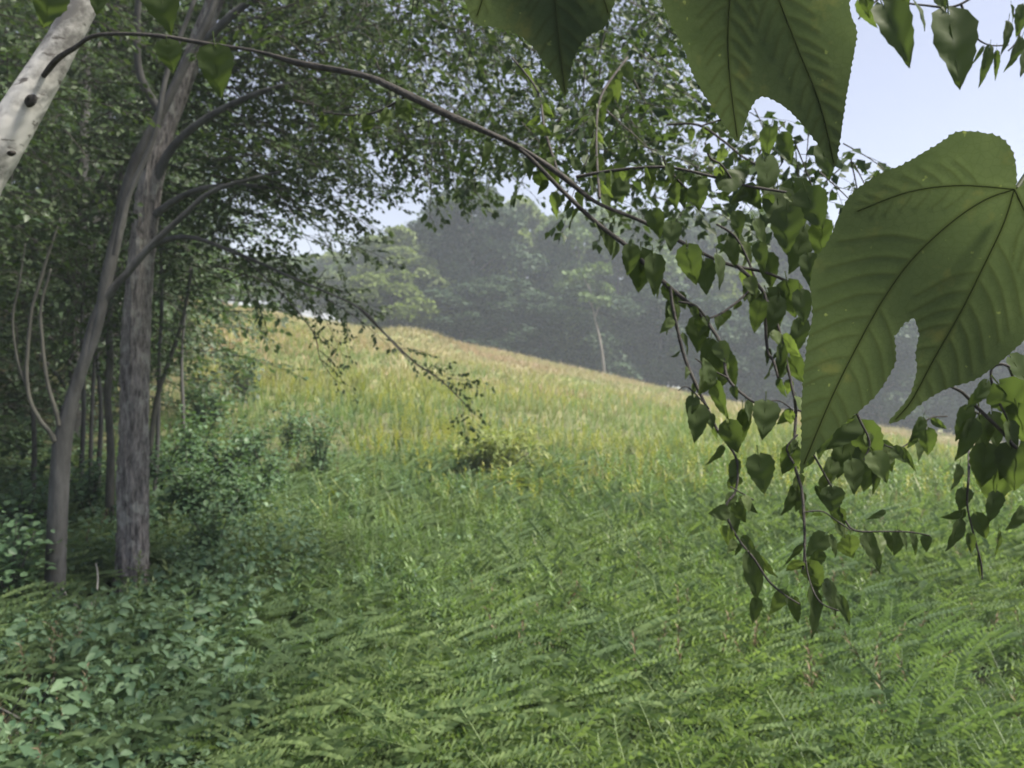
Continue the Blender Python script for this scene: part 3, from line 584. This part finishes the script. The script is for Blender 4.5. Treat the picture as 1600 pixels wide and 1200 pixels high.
B3 = thing('hanging_branch', 'leafy twigs hanging against the open sky in the top right corner', 'branch', base3)
for pts in ([(1560, -160, 8), (1470, -60, 7), (1400, -20, 5), (1360, 10, 4), (1340, 30, 3)], [(1560, -160, 8), (1540, -40, 6), (1500, 10, 5), (1440, 8, 4), (1390, 0, 4)], [(1500, 10, 5), (1520, 50, 4), (1545, 72, 3), (1575, 70, 3)], [(1620, -50, 6), (1600, 10, 4), (1590, 60, 4), (1575, 80, 3)]):
    branch(pts, [1.5]*len(pts), 'branch', B3, base3, 7)
for l in [(1380, 10, 1430, 88, .75), (1345, 5, 1365, 45, .6), (1430, 5, 1455, 38, 1.1), (1482, 25, 1505, 130, .8), (1500, 30, 1522, 70, .9), (1545, 78, 1538, 128, .35), (1557, 80, 1558, 122, .35), (1535, 75, 1520, 100, .3), (1575, 35, 1572, 80, .5), (1595, 60, 1578, 110, .7), (1600, 80, 1598, 118, .8), (1580, 8, 1586, 32, .4), (1400, -20, 1420, 12, .9), (1460, -15, 1480, 15, .9), (1350, -15, 1362, 25, .7), (1600, 10, 1592, 50, .7)]:
    hang_leaf(*l[:4], 1.45+rng.uniform(-.04, .04), B3, base3, l[4])

# ------------------------------------------------------------ the three big lobed leaves
def seg_dist(p, a, b):
    ab = b-a; t = np.clip(((p-a)@ab)/(ab@ab), 0, 1); return np.linalg.norm(p-(a+t[:, None]*ab), axis=1), t
def big_leaf(outline, mains, d, parent, rel, tilt=(0, 0), petiole=None, seed=0):
    r = np.random.default_rng(seed); o = np.array(outline, float)
    k = np.vstack([o, o[:1]]); o = spline(np.vstack([k]), 5)[:-1]
    # resample with a toothed margin
    seglen = np.linalg.norm(np.diff(np.vstack([o, o[:1]]), axis=0), axis=1); cum = np.concatenate([[0], np.cumsum(seglen)]); L = cum[-1]; step = 3.6*.5/d
    s = np.arange(0, L-step/2, step); oc = np.vstack([o, o[:1]]); ox = np.interp(s, cum, oc[:, 0]); oy = np.interp(s, cum, oc[:, 1])
    pts = np.column_stack([ox, oy]); tg = np.roll(pts, -1, 0)-np.roll(pts, 1, 0); tg /= np.linalg.norm(tg, axis=1)[:, None]+1e-9; nm = np.column_stack([tg[:, 1], -tg[:, 0]])
    area = .5*np.sum(pts[:, 0]*np.roll(pts[:, 1], -1)-np.roll(pts[:, 0], -1)*pts[:, 1]); nm *= 1 if area > 0 else -1
    pts = pts+nm*(np.where(np.arange(len(pts)) % 3 == 0, 1.5, -.5)*r.uniform(.2, 1.2, len(pts))*.5/d+r.normal(size=len(pts))*.3)[:, None]
    g = 3.1*.45/d; x0, y0 = pts.min(0); x1, y1 = pts.max(0); G = np.array([(x+(g/2 if j % 2 else 0), y) for j, y in enumerate(np.arange(y0+g, y1, g*.87)) for x in np.arange(x0+g, x1, g)])
    # inside test and keep off the border
    inside = np.zeros(len(G), bool); xj, yj = pts[-1]
    for xi, yi in pts:
        c = ((yi > G[:, 1]) != (yj > G[:, 1])) & (G[:, 0] < (xj-xi)*(G[:, 1]-yi)/(yj-yi+1e-12)+xi); inside ^= c; xj, yj = xi, yi
    G = G[inside]; dm = np.min(np.linalg.norm(G[:, None]-pts[None], axis=2), axis=1); G = G[dm > g*.55]
    allp = np.vstack([pts, G]); nb = len(pts)
    res = geometry.delaunay_2d_cdt([Vector(p) for p in allp], [], [list(range(nb))], 1, 1e-5)
    V2 = np.array([tuple(v) for v in res[0]]); T = np.array([f for f in res[2] if len(f) == 3])
    # veins: mains are polylines; side veins leave them at about 45 degrees
    veins = []; 
    for ml in mains:
        m = spline(np.array(ml[0], float), 6); veins.append((m, ml[1]))
        cl = np.concatenate([[0], np.cumsum(np.linalg.norm(np.diff(m, axis=0), axis=1))])
        for q, sd in [(q+(15 if sd > 0 else 0)+r.normal()*3, sd) for q in np.arange(ml[2], cl[-1]*.93, ml[3]) for sd in (-1, 1)]:
            b = np.array([np.interp(q, cl, m[:, 0]), np.interp(q, cl, m[:, 1])]); e = np.array([np.interp(q+8, cl, m[:, 0]), np.interp(q+8, cl, m[:, 1])])-b; e /= np.linalg.norm(e)+1e-9
            nn = np.array((-e[1], e[0]))*sd; Ls = ml[4]*(1-.75*q/cl[-1])
            c1 = b+(e*.55+nn*.75)*Ls*.5; c2 = b+(e*1.35+nn*1.3)*Ls*.5*1.15
            if any(np.min(np.linalg.norm(spline(np.array(o_[0], float), 6)-c2, axis=1)) < Ls*.38 for o_ in mains if o_ is not ml): continue
            veins.append((spline(np.array([b, c1, c2]), 4), ml[1]*.38))
    dist = np.full(len(V2), 1e9); wv = np.zeros(len(V2)); rel_h = np.zeros(len(V2))
    for m, wd in veins:
        for a, b in zip(m[:-1], m[1:]):
            dd, _ = seg_dist(V2, a, b); v = np.exp(-(dd/(wd*.8+1.3))**2)*min(1, .5+wd/6); wv = np.maximum(wv, v); dist = np.minimum(dist, dd)
    relief = .00022*(1-np.exp(-(dist/6)**2))
    cx, cy = V2.mean(0); hgt = tilt[0]*(V2[:, 0]-cx)/F*d+tilt[1]*(V2[:, 1]-cy)/F*d
    sp = max(x1-x0, y1-y0); wob = .006*np.sin((V2[:, 0]-x0)/sp*7+seed)*np.cos((V2[:, 1]-y0)/sp*5+seed)
    dep = d+hgt+wob-relief+.012*((V2[:, 0]-cx)/sp)**2
    V3 = np.array([P(a, b, q) for (a, b), q in zip(V2, dep)])
    lf = mesh('big_leaf', V3, T, M_big, parent, True, rel=rel)
    at = lf.data.attributes.new('vein', 'FLOAT', 'POINT'); at.data.foreach_set('value', wv.astype(np.float32))
    def dp(p):
        i = np.argmin(np.linalg.norm(V2-p, axis=1)); return dep[i]
    mb = MB()
    for m, wd in veins[:]:
        mm = m[np.array([np.min(np.linalg.norm(V2-p, axis=1)) < g for p in m])]
        if len(mm) < 3 or wd < 2: continue
        w_ = wd*.16 if wd > 2 else wd*.06
        mb.tube([P(p[0], p[1], dp(p)-.0002) for p in mm], np.linspace(w_, w_*.35, len(mm))/F*d, 5, 1)
    mb.build('veins', M_veins, lf, True, rel=rel)
    if petiole:
        mb = MB(); mb.tube([P(a, b, c) for a, b, c in petiole], [.0016]*len(petiole), 8, 6); mb.build('petiole', M_veins, lf, True, rel=rel)
    return lf
M_veins = leafmat('leaf_vein', (.036, .046, .024), (.042, .052, .028), .3, .6, spec=.1)
base4 = P(1900, -400, .9)
B4 = thing('sapling_branch', 'branch tip close to the camera bearing very large lobed toothed leaves along the upper right', 'branch', base4)
mb = MB(); mb.tube([P(2000, 60, .75), P(1900, -200, .72), P(1700, -290, .72), P(1400, -330, .75), P(1100, -340, .8), P(850, -330, .8)], [.006, .006, .005, .004, .003, .002], 8, 6); mb.build('stem', M_stem, B4, True, rel=base4)
l3 = [(1588, 296), (1588, 262), (1580, 232), (1560, 213), (1528, 206), (1495, 206), (1470, 222), (1440, 240), (1410, 257), (1378, 270), (1350, 287), (1326, 308), (1308, 345), (1292, 380), (1276, 402), (1266, 440), (1270, 490), (1262, 530), (1256, 580), (1252, 640), (1252, 690), (1250, 742), (1262, 722), (1285, 695), (1318, 662), (1350, 636), (1375, 610), (1392, 582), (1400, 560), (1397, 522), (1399, 525), (1412, 506), (1427, 498), (1428, 498), (1436, 520), (1431, 550), (1432, 580), (1420, 620), (1388, 660), (1412, 654), (1440, 630), (1480, 607), (1515, 597), (1545, 580), (1575, 555), (1610, 525), (1650, 505), (1700, 480), (1760, 420), (1775, 350), (1740, 290), (1690, 255), (1640, 250), (1610, 268), (1596, 290)]
big_leaf(l3, [([(1585, 296), (1540, 312), (1490, 345), (1430, 400), (1385, 460), (1345, 530), (1300, 620), (1256, 725)], 3.6, 34, 36, 165), ([(1585, 296), (1568, 350), (1535, 420), (1500, 490), (1460, 560), (1425, 625), (1400, 655)], 3.6, 50, 34, 135),
              ([(1585, 296), (1500, 290), (1420, 300), (1340, 330)], 2.4, 40, 30, 60), ([(1585, 296), (1610, 350), (1640, 420), (1690, 480)], 3.5, 30, 30, 80)], .47, B4, base4, (-.25, .25), [(1588, 296, .455), (1660, 200, .5), (1800, 60, .6), (1900, -200, .72)], 3)
l2 = [(1180, -160), (1110, -150), (1050, -90), (1030, -20), (1045, 30), (1066, 70), (1080, 110), (1098, 145), (1120, 178), (1138, 205), (1152, 222), (1162, 200), (1172, 172), (1188, 152), (1212, 158), (1238, 178), (1262, 205), (1288, 240), (1304, 262), (1312, 225), (1318, 180), (1326, 130), (1334, 85), (1339, 50), (1328, 15), (1325, -40), (1290, -110), (1230, -155)]
big_leaf(l2, [([(1180, -150), (1150, -60), (1138, 30), (1140, 120), (1152, 215)], 3.8, 30, 30, 80), ([(1180, -150), (1200, -50), (1240, 60), (1280, 160), (1303, 255)], 3.4, 60, 30, 80), ([(1180, -150), (1110, -80), (1050, -10)], 2.4, 30, 30, 50)], .52, B4, base4, (-.3, .2), [(1180, -155, .56), (1200, -250, .68), (1300, -330, .76)], 5)
l1 = [(850, -200), (780, -190), (725, -130), (712, -60), (728, 5), (742, 36), (768, 42), (800, 50), (828, 68), (850, 98), (872, 132), (884, 150), (890, 118), (900, 82), (920, 56), (945, 42), (958, 10), (975, -50), (965, -120), (920, -190)]
big_leaf(l1, [([(850, -195), (860, -80), (870, 40), (883, 145)], 3.8, 40, 32, 90), ([(850, -195), (790, -100), (745, 25)], 3, 40, 30, 60), ([(850, -195), (910, -100), (950, 20)], 3, 40, 30, 60)], .5, B4, base4, (-.25, .15), [(850, -198, .55), (860, -280, .7), (880, -330, .8)], 8)
for l in ((262, 68, 268, 108, 1.2), (335, 72, 342, 146, 1.15), (85, -20, 66, 40, 1.2), (245, -30, 262, 40, 1.), (160, -30, 150, 20, 1.)): hang_leaf(*l[:4], 1.3, B, base, l[4], (.2, -1, .1))

# ------------------------------------------------------------ shrubs and low plants with a place of their own
def shrub(seed, label, m=M_shrub, leaf=OVAL, lf_=OVAL_F, n=900, size=.055, dims=(.55, .5, .7), name='shrub', group=None):
    r = np.random.default_rng(seed); t = thing(name, label, 'shrub', (0, 0, 0), group); L = MB(); st = MB()
    ns = 11; a = r.uniform(0, 6.28, ns); tips = np.column_stack([np.cos(a)*dims[0]*r.uniform(.2, .9, ns), np.sin(a)*dims[1]*r.uniform(.2, .9, ns), dims[2]*r.uniform(.6, 1, ns)])
    for p in tips: st.tube([(0, 0, -.05), p*np.array((.4, .4, .55)), p], [.008, .006, .002], 5, 4)
    k = r.integers(0, ns, n); f = r.uniform(.3, 1.02, n)[:, None]; q = tips[k]*np.concatenate([f**1.3, f**1.3, f], 1)+r.normal(size=(n, 3))*.06*dims[2]/.7
    ya = r.normal(size=(n, 3)); ya[:, 2] = ya[:, 2]*.3-.1; nn = np.tile((0, 0, 1.), (n, 1))+r.normal(size=(n, 3))*.35
    q[:, 2] = np.abs(q[:, 2]); L.add(*scatter(leaf, lf_, q, ya, nn, size*r.uniform(.6, 1.3, n)))
    st.build('stems', M_stem, t, True); L.build('foliage', m, t); return t
def put(t, px, d, s, rz=0):
    x = (px-800)/F*d; t.location = ground_pt(x, d); t.scale = (s,)*3; t.rotation_euler = (0, 0, rz); return t
sh = shrub(51, 'rounded leafy shrub growing at the foot of the big furrowed trunk on its right'); put(sh, 292, 7.4, 1.15)
sh2 = shrub(52, 'shrub with upright leafy shoots between the furrowed trunk and the open field', dims=(.4, .4, .85), n=800); put(sh2, 345, 9.2, 1.1)
used_s = [sh, sh2]
for px, d, s, v, lab in ((250, 9.5, 1.1, 0, 'shaded shrub seen behind the big furrowed trunk'), (390, 11.2, 1.1, 0, 'blue green shrub at the field edge, under the hanging crown'), (455, 12.5, 1.0, 1, 'upper green shrub standing where the shaded slope meets the yellow field'),
                         (40, 6.6, 1.0, 0, 'dark shrub left of the forked tree base'), (135, 7.5, .9, 1, 'small leafy shrub between the two trunks'), (10, 5.0, .9, 1, 'dark leafy shrub at the left picture edge near the forked tree'), (320, 13.5, 1.5, 0, 'wide shrub in the wood edge below the lit gap'), (380, 18, 1.6, 1, 'tall shrub of the wood edge beside the sunlit gap'),
                         (330, 6.2, .7, 1, 'low leafy shrub in front of the furrowed trunk shrub'),
                         (300, 5.6, .55, 0, 'lowest round shrub right of the furrowed trunk foot, nearest the camera'), (370, 7.6, .9, 0, 'broad blue green shrub where the leafy bank meets the ferns'), (420, 9.2, .8, 1, 'small shrub at the outer rim of the leafy bank'), (300, 10.5, 1.2, 1, 'upright shrub high on the leafy bank, below the wood edge')):
    x = (px-800)/F*d; copy_tree(used_s[v], ground_pt(x, d), rng.uniform(0, 6), (s, s, s), lab)
put(shrub(53, 'feathery dark green young plant standing alone on the shaded slope', dims=(.34, .34, 1.0), n=520, leaf=LANCE, lf_=LANCE_F, size=.13, name='young_plant'), 497, 10.5, 1.0)
put(shrub(54, 'bluish leafy weed clump lying in the middle of the field', dims=(.5, .4, .45), n=420, leaf=LANCE, lf_=LANCE_F, size=.13, name='weed_clump'), 905, 10.8, .8)
def fern_clump(label, m, n=26, L=.75, name='fern_clump'):
    t = thing(name, label, 'fern'); a = rng.uniform(0, 6.28, n); ya = np.column_stack([np.cos(a), np.sin(a), rng.uniform(.9, 2.4, n)])
    V, Fa = scatter(FROND*np.array((1.2, 1, 1.3)), FROND_F, np.zeros((n, 3))+rng.normal(size=(n, 3))*np.array((.06, .06, 0)), ya, np.tile((0, 0, 1.), (n, 1)), L*rng.uniform(.7, 1.15, n)); mesh('fronds', V, Fa, m, t); return t
put(shrub(56, 'rounded yellow green fern clump, modelled as a bush, in the middle of the slope', M_goldfern, LANCE, LANCE_F, 1500, .12, (.65, .55, .66)), 775, 10.4, 1.15); put(fern_clump('small yellow green fern on the right of the rounded yellow green fern clump', M_goldfern, 20, .5), 832, 9.9, 1.)  # the rounded fern clump is modelled as a bush of lance leaves

# fallen sticks by the trunks
t = thing('fallen_branch', 'grey forked stick lying between the feet of the two trunks', 'branch', P(140, 950, 5.1)); mb = MB()
g0 = P(125, 975, 4.9)
mb.tube([P(118, 985, 4.9), P(133, 960, 4.95), P(148, 935, 5.1), P(153, 905, 5.25), P(150, 880, 5.3)], [.012, .011, .009, .006, .003], 7, 5, .1); mb.tube([P(133, 960, 4.95), P(112, 940, 5.1), P(95, 915, 5.2)], [.008, .006, .003], 6, 4, .1); mb.tube([P(148, 935, 5.1), P(150, 965, 5.0)], [.006, .004], 6, 4)
mb.build('stick', M_pale, t, True, rel=t.location)

for lab, pts, rr in (('brown curved dry stick sticking out of the ferns at the lower left corner', [(-2.25, 3.7, .02), (-2.15, 3.45, .12), (-2.12, 3.2, .3), (-2.2, 3.05, .42)], .010),
                     ('straight grey brown stick lying on bare soil at the lower left corner', [(-2.5, 3.75, .05), (-2.3, 3.5, .06), (-2.05, 3.25, .1), (-1.9, 3.1, .16)], .012)):
    t = thing('fallen_stick', lab, 'stick', (pts[0][0], pts[0][1], float(gz(pts[0][0], pts[0][1])))); mb = MB(); mb.tube([np.array(p)+np.array((0, 0, float(gz(p[0], p[1])))) for p in pts], np.linspace(rr, rr*.4, len(pts)), 8, 6, .1)
    a = np.array(pts[1]); mb.tube([a, a+np.array((.12, -.08, .10)), a+np.array((.2, -.1, .22))], [rr*.5, rr*.4, rr*.2], 6, 4, .1); mb.build('stick', M_bark2, t, True, rel=t.location)
for lab, px, py in (('pale arching dry seed stalk, left of two above the dark gap among the ferns', 1480, 1095), ('pale arching dry seed stalk, right of two above the dark gap among the ferns', 1530, 1115)):
    p = P(px, py, 3.7); g = float(gz(p[0], p[1])); t = thing('dry_stalk', lab, 'dry plant', (p[0], p[1], g)); mb = MB()
    mb.tube([(p[0], p[1], g), p+np.array((-.05, 0, -.03)), p+np.array((0, 0, .015)), p+np.array((.05, -.02, 0)), p+np.array((.085, -.04, -.04))], [.003, .004, .010, .009, .002], 7, 5, .15); mb.build('seed_head', M_dry, t, True, rel=t.location)
# ------------------------------------------------------------ ground cover (stuff)
def spots(n, y0, y1, u0=-.95, u1=.95, pw=1.0, test=None):
    y = y0+(y1-y0)*rng.random(n)**pw; u = rng.uniform(u0, u1, n); x = u*y; k = np.ones(n, bool)
    if test is not None: k = test(x, y, u)
    x = x[k]; y = y[k]
    for tx, ty, r_ in ((-2.74, 5.7, .28), (-3.0, 5.2, .2), (-2.85, 5.3, .25), (2.2, 3.85, .2), (2.45, 3.95, .22), (-2.2, 3.6, .26), (-2.35, 3.3, .3)): k = np.hypot(x-tx, y-ty) > r_; x = x[k]; y = y[k]
    return x, y
def cover(name, T, Fc, x, y, ya, size, m, z0=0., nrm=None, wide=None):
    n = len(x); pos = np.column_stack([x, y, gz(x, y)+z0]); nn = np.tile((0, 0, 1.), (n, 1)) if nrm is None else nrm
    sc = size if wide is None else np.column_stack([size*wide, size, size*wide])
    V, Fa = scatter(T, Fc, pos, ya, nn, sc); return tag(mesh(name, V, Fa, m), kind='stuff')
def vines_here(x, y, u): return (u < -.24+.10*noise2(x, y, 1.3)-.03*(y-4)) 
# fern carpet in front
x, y = spots(5600, 2.0, 13, pw=1.3, test=lambda x, y, u: ~((u < -.45) & (y < 3.0)) & (rng.random(len(x)) < np.clip(1.35-(y-5+1.5*noise2(x, y, .6, 5))/6, 0, 1)))
nf = rng.integers(6, 12, len(x)); ch = (.30+.07*noise2(x, y, .9, 1))*rng.uniform(.7, 1.3, len(x))
cl = np.repeat(np.arange(len(x)), nf); n = len(cl); left = np.clip((.15-x/y)*2.2, 0, 1)[cl]
az = np.where(rng.random(n) < .15+.6*left, rng.normal(-.55, .6, n), rng.uniform(0, 6.28, n)); el = rng.uniform(1.6, 6.5, n)*(1-.5*left)
cover('fern_cover', FROND*np.array((1, 1, 1.3)), FROND_F, x[cl]+rng.normal(0, .035, n), y[cl]+rng.normal(0, .035, n), np.column_stack([np.cos(az), np.sin(az), el]), ch[cl]*rng.uniform(.7, 1.15, n), M_fern)['label'] = 'dense green ferns covering the near slope'
x, y = spots(9000, 2.0, 9, pw=1.2, test=lambda x, y, u: noise2(x, y, 1.4, 6) > -.4); n = len(x)
cover('low_herb_cover', WEEDS[1][0], WEEDS[1][1], x, y, np.column_stack([rng.normal(0, .3, n), rng.normal(0, .3, n), np.ones(n)]), rng.uniform(.12, .26, n), M_fern, -.02, rvec(n))['label'] = 'small green herbs between the ferns'
# leafy vines and low broad leaves at the left
x, y = spots(52000, 2.0, 14, u0=-1., u1=-.02, pw=1.3, test=lambda x, y, u: (vines_here(x, y, u) & (rng.random(len(x)) < .72)) | (rng.random(len(x)) < .03)); n = len(x)
z = rng.uniform(0, 1, n)**.7*(.22+.12*noise2(x, y, 1.6, 4)+.01*y+.4*np.exp(-((x/y+.33)/.09)**2)*np.clip((y-4.5)/3, 0, 1))
ya = rng.normal(size=(n, 3)); ya[:, 0] += .6; ya[:, 1] -= .5; ya[:, 2] = ya[:, 2]*.25-.3
cover('vine_cover', OVAL*np.array((.85, 1.1, 1.5)), OVAL_F, x, y, ya, rng.uniform(.022, .055, n)*rng.choice([.7, 1, 1.35], n), M_vine, z, np.column_stack([rng.normal(.1, .6, n), rng.normal(-.4, .6, n), np.ones(n)]))['label'] = 'low broad leaves covering the ground under the trees'
x, y = spots(900, 3.0, 14, pw=1.3, test=lambda x, y, u: noise2(x, y, .8, 11) > .1); n = len(x)
cover('dead_stem_cover', WEEDS[2][0]*np.array((.5, 1, .5)), WEEDS[2][1], x, y, np.column_stack([rng.normal(0, .35, n), rng.normal(0, .35, n), np.ones(n)]), rng.uniform(.2, .45, n), M_dead, -.02, rvec(n))['label'] = 'brown dead stems among the green plants'
# leafy weeds
for k, (T, Fc) in enumerate(WEEDS):
    x, y = spots(8500, 2.2, 36, pw=1.4, test=lambda x, y, u: (u > -.5) & (rng.random(len(x)) < np.clip((y-3.6)/6, .02, 1)) & ((k < 2) | (u < -.05+.2*noise2(x, y, .8)))); n = len(x)
    cover('weed_cover', T, Fc, x, y, np.column_stack([rng.normal(0, .16, n), rng.normal(0, .16, n), np.ones(n)]), rng.uniform(.22, .44, n)*(1+.3*noise2(x, y, .6, k))*np.clip(.55+y/12, .6, 1), (M_weed, M_weed, M_shrub)[k], -.03, rvec(n))['label'] = 'knee high leafy weeds on the slope'
# grass blades, near and far
BL = np.array([(-.02, 0, 0), (.02, 0, 0), (.015, .5, .03), (-.015, .5, .03), (0, 1, .16)]); BL_F = np.array([(0, 1, 2), (0, 2, 3), (3, 2, 4)])
def tuft(seed, nb=9):
    r = np.random.default_rng(seed); a = r.uniform(0, 6.28, nb); pos = np.column_stack([np.cos(a)*.12, np.zeros(nb), np.sin(a)*.12])*r.random((nb, 1))
    return scatter(BL*np.array((1.5, 1, 1.6)), BL_F, pos, np.column_stack([np.cos(a)*.35, np.ones(nb), np.sin(a)*.35]), np.column_stack([np.cos(a), np.full(nb, .3), np.sin(a)]), r.uniform(.6, 1.1, nb))
TU = [tuft(s) for s in (1, 2)]
x, y = spots(3000, 5.0, 14, pw=1.1, test=lambda x, y, u: u > -.2); n = len(x)
cover('grass_cover', *TU[0], x, y, np.column_stack([rng.normal(.1, .15, n), rng.normal(0, .15, n), np.ones(n)]), rng.uniform(.25, .42, n), M_weed, -.02, rvec(n), .8)['label'] = 'green grass standing among the weeds'
x, y = spots(20000, 6, 62, u0=-.75, u1=.85, pw=1.2, test=lambda x, y, u: (u > -.4) & (rng.random(len(x)) < np.clip((y-6+3*noise2(x, y, .5, 9))/12, 0, 1))); n = len(x)
cover('grass_cover', *TU[1], x, y, np.column_stack([rng.normal(.05, .15, n), rng.normal(0, .15, n), np.ones(n)]), rng.uniform(.2, .42, n)*(1+.3*noise2(x, y, .4, 5)), M_grass, -.02, rvec(n), 1.1)['label'] = 'yellow green meadow grass on the middle of the field'
x, y = spots(24000, 22, 64, u0=-.6, u1=.8, pw=.9, test=lambda x, y, u: (rng.random(len(x)) < np.clip((y-20)/20, .05, 1)*np.clip(.65+noise2(x, y, .25, 3), .1, 1))); n = len(x)
cover('dry_grass_cover', *TU[0], x, y, np.column_stack([rng.normal(.1, .18, n), rng.normal(0, .18, n), np.ones(n)]), rng.uniform(.25, .5, n), M_dry, -.02, rvec(n), 1.2)['label'] = 'tan dry grass along the crest of the field'
x, y = spots(11000, 8.5, 40, u0=-.4, u1=.85, pw=1.2, test=lambda x, y, u: (noise2(x, y, .45, 8) > .0) & (u > -.1-(y-9)*.03) & (rng.random(len(x)) < np.clip((y-7)/9, 0, 1))); n = len(x)
cover('yellow_weed_cover', WEEDS[0][0], WEEDS[0][1], x, y, np.column_stack([rng.normal(0, .16, n), rng.normal(0, .16, n), np.ones(n)]), rng.uniform(.25, .46, n), M_yellow, -.02, rvec(n))['label'] = 'yellow tipped weeds in the middle of the field'

# ------------------------------------------------------------ haze
def haze(x0, x1, y0, y1, z0, z1, dens):
    V = [(x, y, z) for z in (z0, z1) for y in (y0, y1) for x in (x0, x1)]
    Fc = [(0, 2, 3, 1), (4, 5, 7, 6), (0, 1, 5, 4), (2, 6, 7, 3), (0, 4, 6, 2), (1, 3, 7, 5)]
    m = bpy.data.materials.new('haze'); m.use_nodes = True; t = m.node_tree; t.nodes.remove(t.nodes['Principled BSDF'])
    v = t.nodes.new('ShaderNodeVolumePrincipled'); v.inputs['Color'].default_value = (.76, .85, 1, 1); v.inputs['Density'].default_value = dens; v.inputs['Anisotropy'].default_value = .25
    t.links.new(v.outputs[0], t.nodes['Material Output'].inputs['Volume'])
    tag(mesh('haze', V, Fc, m), kind='stuff')
haze(-240, 240, -45, 255, float(Z.min())-1, 32, .0020)
